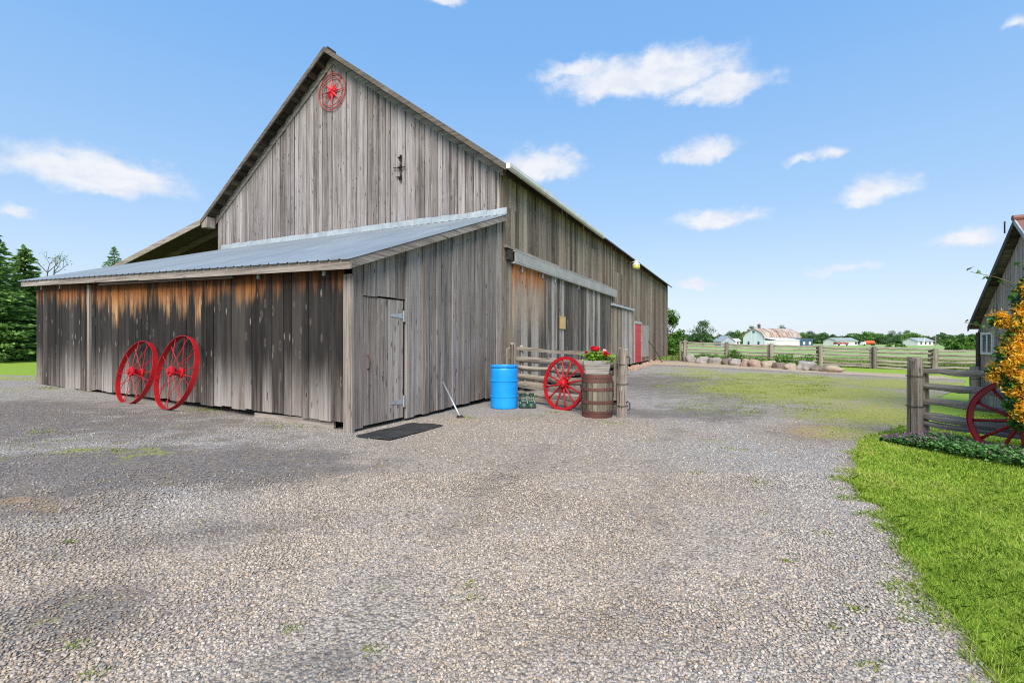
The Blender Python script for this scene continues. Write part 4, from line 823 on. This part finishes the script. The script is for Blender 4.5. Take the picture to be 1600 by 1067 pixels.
# lone post by the little shed
o = thing('fence_post', 'short grey post standing at the corner of the small board shed', 'post', (9.72, 9.95, 0))
m_ = post(.86, .085, 77); m_.build('shaft', M['post'], o, smooth='auto'); MB().torus(.088, .005, 18, 6, 'z', (0, 0, .62)).build('wire', M['blackiron'], o)

# ------------------------------------------------------------------ flowering vine and bed
o = thing('honeysuckle_vine', 'tall vine covered in orange blossom climbing over the lawn fence', 'vine', (5.86, 5.27, 0))
ctr = [(-.2, 0, 1.60, .15), (-.26, 0, 1.24, .17), (-.06, 0, .85, .22), (.02, 0, 1.84, .2), (.08, 0, 1.35, .34), (.25, 0, .8, .36), (.10, -.02, 2.02, .22), (.3, -.1, 2.2, .36), (.02, 0, 1.6, .2), (.5, -.2, 1.5, .5), (.55, -.2, .8, .45), (-.1, .05, .52, .13), (-.38, .1, 1.05, .08), (-.36, .1, 1.63, .07), (-.08, 0, 1.84, .18), (-.02, 0, 2.0, .16), (-.27, 0, 1.40, .12), (-.31, 0, 1.2, .13), (-.28, 0, .96, .13), (-.2, 0, .7, .15)]
pts = []
for x, y, z, r in ctr:
    n_ = int(2600*r*r*1.9)+60; pts.append(rand_unit(n_)*(r*1.08)*(RNG.random((n_, 1))**.4)+np.array([x, y, z]))
c = np.concatenate(pts); c = c[c[:, 2] > .25]; v, f = leaf_quads(c, .075, .2, .6); mesh_np('foliage', v, f, M['vine'], o)
fl = []
for x, y, z, r in ctr:
    k = int(70*r*r/.1)+8; u = rand_unit(k*3); u = u[(u[:, 1]*.75-u[:, 0]*.66*-1*-1 < .35)][:k*2]
    fl.append(u*r*1.02+np.array([x, y, z]))
fl = np.concatenate(fl); fl = fl[(fl[:, 2] > .55)]; fv, ffc = [], []
cc = np.repeat(fl, 26, 0)+rand_unit(len(fl)*26)*RNG.uniform(.02, .075, (len(fl)*26, 1)); v, f = leaf_quads(cc, .040, .1, .40)
tag(mesh_np('blossom', v, f, M['blossom'], o), kind='stuff')
m_ = MB(); r = random.Random(3)
for k in range(9):
    a = r.uniform(-.15, .4); m_.tube([(a*.3, .1, 0), (a*.6+r.uniform(-.1, .1), .05, .5), (a+r.uniform(-.1, .1), 0, 1.1), (a*1.2, 0, 1.7)], [.02, .016, .012, .006], 6)
tip = [(.1, 0, 1.75), (-.12, .05, 2.02), (-.38, .1, 2.13), (-.66, .1, 2.19)]; m_.tube(tip, [.006, .005, .004, .003], 5)
tip2 = [(.2, .0, 2.0), (.12, .05, 2.2), (.0, .08, 2.28), (-.12, .1, 2.27)]; m_.tube(tip2, [.006, .005, .004, .003], 5)
tip3 = [(-.3, .1, 1.4), (-.5, .1, 1.56), (-.72, .1, 1.62)]; m_.tube(tip3, [.005, .004, .003], 5)
m_.build('stems', M['stem'], o)
lp = np.array([Vector(t[i]).lerp(Vector(t[i+1]), s) for t in (tip, tip2, tip3) for i in range(len(t)-1) for s in (.3, .65, 1.)])
lp = np.repeat(lp, 2, 0)+RNG.normal(0, .02, (len(lp)*2, 3)); v, f = leaf_quads(lp, .06, .2, .6); mesh_np('tendril_leaves', v, f, M['vine'], o)
# ground cover in front of the fence
poly = [(1392, 708), (1425, 728), (1480, 737), (1540, 748), (1600, 756)]
n_ = 9000; t = RNG.random(n_)*2.6; s = RNG.random(n_)
bx = rp[0]-.30+.42*t+(-.91*.62)*(s-.25)*np.clip(.45+t*.5, 0, 1); by = rp[1]+.10-.9*t+(-.41*.62)*(s-.25)*np.clip(.45+t*.5, 0, 1)
hz = (.06+.13*np.sqrt(np.clip(1-((s-.5)/.52)**2, 0, 1))*(.6+.8*vnoise(bx*3, by*3, 44)))*np.clip(.35+t*1.2, 0, 1)
c = np.stack([bx, by, hz*RNG.random(n_)**.4+.01], -1); v, f = leaf_quads(c, .042, .7, .75)
tag(mesh_np('ground_cover', v, f, M['cover']), 'low leafy green ground cover at the foot of the lawn fence', 'ground cover', kind='stuff')
k = RNG.random(n_) < np.where(t < .7, .10, .02); c = np.stack([bx, by, hz+.02], -1)[k]; c = np.repeat(c, 4, 0)+RNG.normal(0, .012, (len(c)*4, 3)); v, f = leaf_quads(c, .018, .5, .8)
tag(mesh_np('purple_blooms', v, f, M['purple']), 'tiny faded purple blooms in the ground cover bed', 'flowers', kind='stuff')

# ------------------------------------------------------------------ trees
def spruce(px, d, top_y, rad, label, seed, base=.25, dens=1., bot=.0):
    x, y, z = at(px, d); Ht = H+(CY-top_y)/F*d-z; o = thing('spruce_tree', label, 'tree', (x, y, z), 0, 'spruces behind the shed')
    MB().tube([(0, 0, -.1), (.02, 0, Ht*.5), (0, .02, Ht*.97)], [.16, .09, .015], 8, .1, seed).build('trunk', M['barkm'], o)
    r = np.random.default_rng(seed); C, D, U = [], [], []
    zz = base+bot
    while zz < Ht-.1:
        k = (zz-bot)/(Ht-bot); R_ = rad*(1-k)**.85*r.uniform(.85, 1.12)+.08; nb = max(5, int((9+5*(1-k))*dens)); ph = r.uniform(0, 6)
        for b in range(nb):
            a = ph+2*math.pi*b/nb+r.uniform(-.25, .25); L = R_*r.uniform(.72, 1.12); nq = max(5, int(L*26*dens)); s = r.random(nq)**.7; side = r.normal(0, 1, nq)*.17*L*(1-s*.75)
            droop = -.28*L*s+.16*L*s*s+r.uniform(-.06, .06); X = math.cos(a)*L*s-math.sin(a)*side; Y_ = math.sin(a)*L*s+math.cos(a)*side
            C.append(np.stack([X, Y_, zz+droop+r.normal(0, .04, nq)-np.abs(side)*.25], -1)); D.append(np.stack([np.cos(a+side*1.6), np.sin(a+side*1.6), np.full(nq, -.15)+r.normal(0, .2, nq)], -1))
        zz += .20+.06*(1-k)
    C.append(np.stack([r.normal(0, .03, 20), r.normal(0, .03, 20), Ht-.4*r.random(20)], -1)); D.append(np.stack([r.normal(0, .4, 20), r.normal(0, .4, 20), np.ones(20)], -1))
    C = np.concatenate(C); D = np.concatenate(D); D /= np.linalg.norm(D, axis=1, keepdims=True); n = len(C)
    up = np.tile([0, 0, 1.], (n, 1))+r.normal(0, .5, (n, 3)); B = np.cross(D, up); B /= np.linalg.norm(B, axis=1, keepdims=True)+1e-6
    l = r.uniform(.10, .22, n)[:, None]; w = l*.28
    v = np.stack([C-D*l*.5, C+B*w, C+D*l*.7, C-B*w], 1).reshape(-1, 3); mesh_np('crown', v, np.arange(4*n).reshape(n, 4), M['spruce'], o)
    return o
spruce(-35, 18.2, 325, 2.3, 'tall dark spruce at the left edge of the picture', 1, .35, 1.35)
spruce(38, 20.5, 384, 1.75, 'dense green spruce beside the left end of the shed roof', 2, .30, 1.5)
spruce(-2, 23.5, 372, 2.0, 'dark spruce standing behind and between the two nearest ones', 3, .3, 1.3)
spruce(72, 25, 432, 1.4, 'lower spruce half hidden by the left end of the shed', 5, .3, 1.2)
spruce(178, 36, 386, 2.4, 'spruce tip poking above the middle of the shed roof', 4, 1.5, 1.0)
def twig_tree(px, d, top_y, label, seed):
    x, y, z = at(px, d); Ht = H+(CY-top_y)/F*d-z; o = thing('bare_tree', label, 'tree', (x, y, z), 0); m_ = MB(); r = random.Random(seed); tips = []
    MB().tube([(0, 0, 0), (.05, 0, Ht*.45), (.0, 0, Ht*.66)], [.13, .09, .06], 7, .1).build('trunk', M['barkm'], o)
    def br_(p, dr, L, rad, lv):
        q = p+dr*L; mid = p.lerp(q, .5)+Vector((r.uniform(-1, 1), r.uniform(-1, 1), 0))*L*.08; m_.tube([p, mid, q], [rad, rad*.8, rad*.6], 5); tips.append(q)
        if lv > 0:
            for _ in range(2+(lv > 2)): br_(q, (dr+Vector((r.uniform(-.8, .8), r.uniform(-.8, .8), r.uniform(-.05, .5)))).normalized(), L*r.uniform(.55, .8), rad*.6, lv-1)
    for _ in range(2): br_(Vector((0, 0, Ht*.64)), Vector((r.uniform(-.5, .5), r.uniform(-.4, .4), 1)).normalized(), Ht*.13, .045, 3)
    m_.build('branches', M['barkm'], o); t_ = np.array([tuple(q) for q in tips]); t_ = np.repeat(t_, 3, 0)+RNG.normal(0, .09, (len(t_)*3, 3)); v, f = leaf_quads(t_, .11, .3, .5); mesh_np('crown', v, f, M['spruce'], o)
twig_tree(78, 27, 388, 'thin nearly bare tree above the left end of the shed roof', 5)
def leafy(name, px, d, base_y, top_y, wpx, mat_, label, seed, group=None, n=2600, trunk=True, leaf=None, cat='tree', narrow=False):
    x = (px-CX)/F*d; z = H+(CY-base_y)/F*d; Ht = (base_y-top_y)/F*d; W = wpx/F*d*.5
    o = thing(name, label, cat, (x, d, z), 0, group); r = np.random.default_rng(seed); lo = .12*Ht if trunk else 0
    q = MB(); q.tube([(0, 0, -.3), (.03*Ht*.3, 0, Ht*.35), (0, 0, Ht*.75)], [max(.03*Ht, .05), .022*Ht, .006*Ht], 7, .1, seed)
    for _ in range(5):
        a = r.uniform(0, 6.28); q.tube([(0, 0, Ht*r.uniform(.2, .45)), (math.cos(a)*W*.35, math.sin(a)*W*.35, Ht*.55), (math.cos(a)*W*.65, math.sin(a)*W*.65, Ht*r.uniform(.6, .8))], [.014*Ht, .009*Ht, .004*Ht], 5)
    q.build('trunk', M['barkm'], o)
    nc_ = 26; cc = []
    for k in range(nc_):
        u = r.normal(size=3); u /= np.linalg.norm(u); rr_ = r.uniform(.45, .85); zc = lo+(Ht-lo)*(.5+.5*u[2]*rr_); kz = (zc-lo)/(Ht-lo); wmul = 1-.45*max(0, kz-.45)/.55 if not narrow else 1-.85*kz
        cc.append((u[0]*rr_*W*wmul, u[1]*rr_*W*wmul, zc, r.uniform(.22, .42)*min(W, Ht*.5)))
    pts = []
    for cx_, cy_, cz_, cr in cc:
        m = n//nc_; u = r.normal(size=(m, 3)); u /= np.linalg.norm(u, axis=1, keepdims=True); pts.append(u*cr*r.random((m, 1))**.4*np.array([1, 1, .75])+np.array([cx_, cy_, cz_]))
    c = np.concatenate(pts); c = c[c[:, 2] > -.05*Ht]; v, f = leaf_quads(c, leaf or .085*W+.06, .4, .65); mesh_np('crown', v, f, M[mat_], o); return o
leafy('leafy_bush', 1046, 38, 562, 522, 52, 'decid', 'bright green bush at the far end of the barn', 11, n=5200, trunk=False, leaf=.16, cat='bush')
leafy('leafy_tree', 1042, 41, 560, 480, 62, 'decid', 'loose green tree showing past the far barn corner', 12, n=3800, leaf=.18)
TG = 'trees along the far side of the field'
for a in ((1098, 190, 539, 501, 36, 'fardark', 'big round dark tree standing alone left of the grey gabled cottage', 21), (1141, 230, 538, 517, 17, 'fardark', 'small dark tree behind the grey gabled cottage', 22), (1158, 235, 540, 516, 30, 'farlight', 'light green tree touching the left side of the gambrel barn', 23),
          (1174, 250, 536, 508, 17, 'fardark', 'tree top showing behind the gambrel barn peak', 24), (1221, 260, 536, 507, 17, 'fardark', 'tree top rising behind the middle of the rusty roof', 25), (1256, 230, 539, 520, 16, 'farlight', 'light green tree just right of the blue lean-to', 26), (1267, 245, 538, 517, 20, 'fardark', 'dark round tree between the rusty roof and the long white house', 27),
          (1342, 225, 541, 521, 12, 'fardark', 'narrow dark tree at the right end of the long white house', 28), (1360, 220, 542, 519, 38, 'farlight', 'broad light green tree above the orange truck', 29), (1384, 215, 543, 526, 28, 'fardark', 'low dark tree right of the orange truck', 30), (1398, 235, 540, 518, 20, 'fardark', 'tall dark tree in the middle of the grove', 31),
          (1424, 240, 540, 520, 36, 'farlight', 'wide green tree behind the white bungalow', 32), (1418, 260, 536, 518, 14, 'fardark', 'tree top above the white bungalow roof', 33), (1450, 250, 540, 527, 20, 'fardark', 'low tree between the two poles', 34)):
    leafy('broadleaf_tree', a[0], a[1], a[2], a[3]-3, a[4]*1.2, *a[5:7], a[7], TG, n=2000)
leafy('pointed_tree', 1464, 228, 542, 520, 9, 'fardark', 'narrow pointed tree beside the right hand pole', 35, TG, n=900, narrow=True)
for a in ((1487, 75, 549, 527, 36, 'farlight', 'light green bush left of the dark ones near the small shed', 41), (1505, 70, 551, 527, 34, 'decid', 'dark leafy bush in front of the small shed corner', 42), (1526, 72, 551, 521, 36, 'decid', 'tall leafy bush right behind the small shed wall', 43), (1400, 120, 545, 536, 34, 'farlight', 'low light green shrub in front of the grove', 44)):
    leafy('leafy_bush', *a, 'bushes at the edge of the field', n=2600, trunk=False, leaf=.34, cat='bush')
# far woods: one mass
n_ = 26000; px = RNG.uniform(930, 1700, n_); d = RNG.uniform(270, 330, n_); top = 4.6+6*(vnoise(px/14., px*0+.5, 51)-.42); c = np.stack([(px-CX)/F*d, d, RNG.random(n_)**.6*np.clip(top, 2.2, 12)], -1)
v, f = leaf_quads(c, 2.0, .3, .8); tag(mesh_np('far_woods', v, f, M['fardark']), 'long dark line of woods along the horizon', 'woods', kind='stuff')
n_ = 12000; px = RNG.uniform(-700, 330, n_); d = RNG.uniform(60, 75, n_); top = 3.2+2.5*(vnoise(px/30., px*0+.5, 52)-.4); c = np.stack([(px-CX)/F*d, d, RNG.random(n_)**.6*top+.5], -1)
v, f = leaf_quads(c, .8, .3, .8); tag(mesh_np('hedgerow', v, f, M['fardark']), 'dark hedgerow behind the spruces on the left', 'hedge', kind='stuff')
# weeds behind the boulders
wc, ws = [], []
for px, py, rp_, hh, cnt in ((1082, 558, .4, .35, 260), (1100, 557, .5, .45, 300), (1120, 556, .5, .4, 260), (1146, 555, .35, .7, 420), (1160, 560, .4, .4, 240), (1180, 561, .5, .35, 260), (1198, 563, .5, .3, 220), (1222, 563, .45, .55, 340), (1233, 562, .3, .6, 180), (1264, 563, .3, .6, 220), (1255, 570, .6, .3, 300), (1210, 566, .6, .25, 200)):
    d = 30.0-(px-1070)/230.*5.0; x = (px-CX)/F*d; a = RNG.normal(0, .45, (cnt, 3)); z = RNG.random(cnt)*hh
    wc.append(np.stack([x+a[:, 0]*rp_*1.3, d+a[:, 1]*rp_, gz(x, d)+z*(1.2-np.abs(a[:, 0])*.4)], -1))
v, f = leaf_quads(np.concatenate(wc), .13, .2, .45); tag(mesh_np('tall_weeds', v, f, M['decid']), 'green weeds and flower leaves growing behind the boulder row', 'weeds', kind='stuff')
# long field grass just past the fence
n_ = 26000; t = RNG.random(n_); y = RNG.uniform(.3, 9, n_)**1.1; x = P0[0]+(P1[0]-P0[0])*(t*1.6-.25)+.5*y; yv = P0[1]+(P1[1]-P0[1])*(t*1.6-.25)+y*.87
v, f = blades(x, yv, RNG.uniform(.10, .34, n_), .022, .35); tag(mesh_np('field_grass', v, f, leafm('field_grass_leaf', [(.1, (.11, .20, .03)), (.5, (.19, .29, .06)), (.85, (.27, .35, .12)), (1, (.42, .44, .26))], .7, .25, .5)), 'long pale green grass in the field past the rail fence', 'grass', kind='stuff')

# ------------------------------------------------------------------ far farmstead
def far(px, d): return ((px-CX)/F*d, d, 0.)
FD = 160.
o = thing('gambrel_barn', 'pale blue gambrel barn with a rust streaked roof across the field', 'barn', far(1177.5, FD), -1.06)
W2, LB = 3.9, 21.
pr = [(-W2, 0), (W2, 0), (W2, 2.6), (W2*.72, 4.2), (0, 5.7), (-W2*.72, 4.2), (-W2, 2.6)]
MB().add([(x, 0, z) for x, z in pr]+[(x, LB, z) for x, z in pr], [tuple(range(7)), tuple(range(13, 6, -1))]+[(k, (k+1) % 7, 7+(k+1) % 7, 7+k) for k in (1, 6, 0)]).build('wall', M['gambrel'], o)
for i0, i1 in ((2, 3), (3, 4), (4, 5), (5, 6)):
    (xa, za), (xb, zb_) = pr[i0], pr[i1]; MB().hexa([(xa, -.35, za+.05), (xb, -.35, zb_+.05), (xb, LB+.3, zb_+.05), (xa, LB+.3, za+.05), (xa*1.03, -.35, za+.2), (xb*1.03, -.35, zb_+.25), (xb*1.03, LB+.3, zb_+.25), (xa*1.03, LB+.3, za+.2)]).build('roof', M['rustroof'], o)
MB().box((-.35, -.1, 4.3), (.35, -.03, 5.0)).build('loft_door', M['glass'], o)
for x in (-1.8, 1.8): MB().box((x-.3, -.1, .4), (x+.3, -.03, 1.4)).build('window', M['glass'], o)
MB().box((-.35, 2.6, 5.6), (.35, 3.3, 6.9)).add([(-.5, 2.4, 6.9), (.5, 2.4, 6.9), (.5, 3.5, 6.9), (-.5, 3.5, 6.9), (0, 2.95, 7.5)], [(0, 1, 4), (1, 2, 4), (2, 3, 4), (3, 0, 4)]).build('cupola', M['roofdark'], o)
l1 = MB().box((W2+.02, -.2, 0), (W2+4, 13., 1.75)).build('white_lean_to', M['whitepaint'], o); MB().hexa([(W2+.02, -.3, 2.5), (W2+4.2, -.3, 1.8), (W2+4.2, 13.1, 1.8), (W2+.02, 13.1, 2.5), (W2+.02, -.3, 2.62), (W2+4.2, -.3, 1.92), (W2+4.2, 13.1, 1.92), (W2+.02, 13.1, 2.62)]).build('roof', M['whitepaint'], l1)
l2 = MB().box((W2+.02, 13.2, 0), (W2+4, LB, 2.4)).build('blue_lean_to', M['bluewall'], o)
for y in (15, 18.5): MB().box((W2+4.01, y, .3), (W2+4.06, y+1.2, 1.3)).build('window', M['whitepaint'], l2)
def gable_house(name, label, px, d, rot, w, l, eave, ridge, wm, rm, wins=()):
    o = thing(name, label, 'house', far(px, d), rot)
    MB().add([(-l/2, -w/2, 0), (l/2, -w/2, 0), (l/2, w/2, 0), (-l/2, w/2, 0), (-l/2, -w/2, eave), (l/2, -w/2, eave), (l/2, w/2, eave), (-l/2, w/2, eave), (-l/2, 0, ridge), (l/2, 0, ridge)], [(3, 2, 1, 0), (0, 1, 5, 4), (2, 3, 7, 6), (1, 2, 6, 9, 5), (3, 0, 4, 8, 7)]).build('wall', wm, o)
    for s in (-1, 1): MB().hexa([(-l/2-.3, s*(w/2+.3), eave-.1), (l/2+.3, s*(w/2+.3), eave-.1), (l/2+.3, 0, ridge+.03), (-l/2-.3, 0, ridge+.03), (-l/2-.3, s*(w/2+.3), eave+.05), (l/2+.3, s*(w/2+.3), eave+.05), (l/2+.3, 0, ridge+.2), (-l/2-.3, 0, ridge+.2)]).build('roof', rm, o)
    for x, z, ww, hh in wins: MB().box((x-ww/2, -w/2-.05, z), (x+ww/2, -w/2-.005, z+hh)).build('window', M['glass'], o)
    return o
gable_house('cottage', 'small cottage with a grey front gable left of the gambrel barn', 1132, FD, math.pi/2-.1, 4.4, 7, 1.3, 3.1, M['greyroof'], M['greyroof'])
gable_house('white_shed', 'low white shed running behind the grey gabled cottage', 1136, FD+9, 0, 4, 7.4, 1.6, 2.3, M['whitepaint'], M['whitepaint'], ((-2.8, .4, .5, .8), (2.9, .4, .5, .8)))
gable_house('long_house', 'long low white house with a grey green roof beyond the field', 1313, FD+10, .3, 5, 10, 1.55, 2.55, M['whitepaint'], M['houseroof'], ((-4, .4, 1, .8), (4.2, .4, 1, .8)))
gable_house('bungalow', 'white bungalow with a dark roof among trees on the right', 1434, FD+8, .25, 5, 7.2, 1.5, 2.5, M['whitepaint'], M['greyroof'], ((-2, .4, .8, .8), (0, .4, .8, .8), (2, .4, .8, .8)))
o = thing('farm_wagon', 'red brown loaded wagon parked before the long white house', 'wagon', far(1314, FD-3)); MB().box((-1.9, -.9, .5), (1.9, .9, 1.1)).build('box', M['brick'], o)
for x in (-1.3, 0, 1.3): MB().box((x-.06, -.95, .3), (x+.06, -.91, 1.15)).build('stake', M['whitepaint'], o)
for x in (-1.3, 1.3): MB().lathe([(.001, -.1), (.32, -.1), (.32, .1), (.001, .1)], 14, 'y', (x, -.85, .32)).build('wheel', M['blackiron'], o)
o = thing('truck', 'orange truck with a white cab parked below the grove', 'truck', far(1356, FD-5)); m_ = MB(); m_.tube([(-1.0, 0, 1.05), (-.9, 0, 1.05), (1.9, 0, 1.05), (2.0, 0, 1.05)], [.45, .62, .62, .45], 14); m_.build('tank', M['orange'], o, smooth='auto')
MB().hexa([(-2.2, -.7, .35), (-1.1, -.7, .35), (-1.1, .7, .35), (-2.2, .7, .35), (-1.8, -.65, 1.25), (-1.1, -.65, 1.25), (-1.1, .65, 1.25), (-1.8, .65, 1.25)]).build('cab', M['whitepaint'], o)
for x in (-1.6, .9, 1.5): MB().lathe([(.001, -.1), (.33, -.1), (.33, .1), (.001, .1)], 14, 'y', (x, -.6, .33)).build('wheel', M['blackiron'], o)
for px, ty, lab in ((1444, 528, 'pale utility pole in front of the white bungalow'), (1462, 524, 'grey utility pole right of the white bungalow'), (1122, 519, 'thin pole behind the grey gabled cottage')):
    o = thing('utility_pole', lab, 'pole', far(px, FD+2), 0, 'poles across the field'); hh = (540-ty)/F*FD; MB().tube([(0, 0, 0), (0, 0, hh)], [.16, .11], 8).build('shaft', M['whitepaint' if px == 1444 else 'trimz'], o); MB().box((-.5, -.06, hh*.88), (.5, .06, hh*.92)).build('crossarm', M['trimz'], o)

# ------------------------------------------------------------------ sky and light
SUN_EL, SUN_AZ = math.radians(42), math.radians(184)         # azimuth clockwise from +Y: behind the camera, to the right
w = bpy.data.worlds.new('World'); S.world = w; w.use_nodes = True
class WN(NT):
    def __init__(s, t): s.t = t
n = WN(w.node_tree); bg = w.node_tree.nodes['Background']
sky = n.n('ShaderNodeTexSky', sky_type='NISHITA'); sky.sun_disc = False; sky.sun_elevation = SUN_EL; sky.sun_rotation = SUN_AZ; sky.air_density = 1.; sky.dust_density = .7; sky.ozone_density = 1.2
gen = n.n('ShaderNodeTexCoord').outputs['Generated']; dx, dy, dz = n.sep(gen)
el = n.math('ARCSINE', dz); az = n.math('ARCTAN2', dx, dy)
wn = n.noise(gen, 15., 5, .6); wn2 = n.noise(n.vec(gen, (1, 1, 1), (3.3, 1.7, 9.1)), 15., 5, .6)
azw = n.add(az, n.mul(n.sub(wn, .5), .08)); elw = n.add(el, n.mul(n.sub(wn2, .5), .055))
CL = [(1010, 128, 190, 46, 1.1), (905, 116, 85, 26, .8), (1125, 143, 100, 34, 1.), (150, 278, 160, 46, 1.), (60, 262, 80, 28, .7), (845, 262, 72, 34, 1.), (1095, 240, 66, 28, .75), (1125, 236, 34, 24, .8), (1298, 243, 30, 13, .6), (1250, 256, 25, 9, .45),
      (1362, 305, 78, 30, .95), (1125, 347, 80, 20, .8), (1505, 374, 75, 20, .7), (1087, 446, 36, 13, .7), (18, 331, 40, 16, .7), (700, 4, 36, 14, .6), (1592, 44, 32, 18, .6), (1330, 420, 60, 10, .3), (-260, 200, 190, 55, .9), (1900, 240, 180, 50, .8), (2100, 420, 160, 30, .7), (-500, 400, 200, 40, .7), (300, 40, 0, 0, 0)]
dens = None
for px, py, rx, ry, a in CL:
    if not rx: continue
    a0 = math.atan((px-CX)/F); hyp = math.hypot(F, px-CX); e0 = math.atan((CY-py)/hyp); ra = math.atan((px+rx-CX)/F)-a0; re = (math.atan((CY-py+ry)/hyp)-e0)*1.2
    u = n.mul(n.sub(azw, a0), 1/ra); v = n.mul(n.sub(elw, e0), 1/re); vneg = n.math('MINIMUM', v, 0.); vv = n.add(v, n.mul(vneg, .9))
    q = n.mul(n.sub(1., n.math('SQRT', n.add(n.mul(u, u), n.mul(vv, vv)))), a); dens = q if dens is None else n.math('MAXIMUM', dens, q)
cn = n.noise(n.vec(gen, (1, 1, 1.7)), 17., 9, .64)
cl = n.step(n.add(dens, n.mul(n.sub(cn, .5), 1.15)), .0-.08, .60)
haze = n.math('POWER', n.sub(1., n.math('MAXIMUM', dz, 0.)), 6.)
grad = n.ramp(n.math('MAXIMUM', dz, 0.), [(0, (.63, .73, .86)), (.08, (.57, .70, .87)), (.25, (.36, .585, .88)), (.52, (.205, .47, .89)), (1, (.15, .38, .80))])
grad = n.mix(1., grad, (3., 3., 3.), 'MULTIPLY')
sc = n.mix(.82, n.mix(1., sky.outputs[0], (.62, .60, .62), 'MULTIPLY'), grad)
sh = n.noise(n.vec(gen, (1, 1, 2.2)), 26., 5, .6)
sc = n.mix(n.mul(cl, .9), sc, n.mix(n.step(sh, .35, .7), (2.64, 2.66, 2.72), (2.22, 2.33, 2.62)))
n.t.links.new(sc, bg.inputs[0]); bg.inputs[1].default_value = .15
L = bpy.data.lights.new('sun', 'SUN'); L.energy = 2.5; L.angle = math.radians(40); L.color = (1., .915, .79)
lo = bpy.data.objects.new('sun', L); COL.objects.link(lo)
sd = Vector((math.sin(SUN_AZ)*math.cos(SUN_EL), math.cos(SUN_AZ)*math.cos(SUN_EL), math.sin(SUN_EL))); lo.rotation_euler = (-sd).to_track_quat('-Z', 'Y').to_euler(); lo.location = sd*50
# ------------------------------------------------------------------ camera
cam = bpy.data.cameras.new('camera'); cam.sensor_width = 36; cam.lens = F/1600*36; cam.clip_end = 8000; cam.clip_start = .05
co = bpy.data.objects.new('camera', cam); COL.objects.link(co); co.location = (0, 0, H); co.rotation_euler = (math.pi/2, 0, 0); S.camera = co
S.view_settings.view_transform = 'Standard'; S.view_settings.look = 'None'; S.view_settings.exposure = 1.25; S.view_settings.gamma = 1
S.cycles.max_bounces = 6; S.cycles.use_denoising = False; S.cycles.filter_width = 1.15; S.cycles.sample_clamp_indirect = 4.
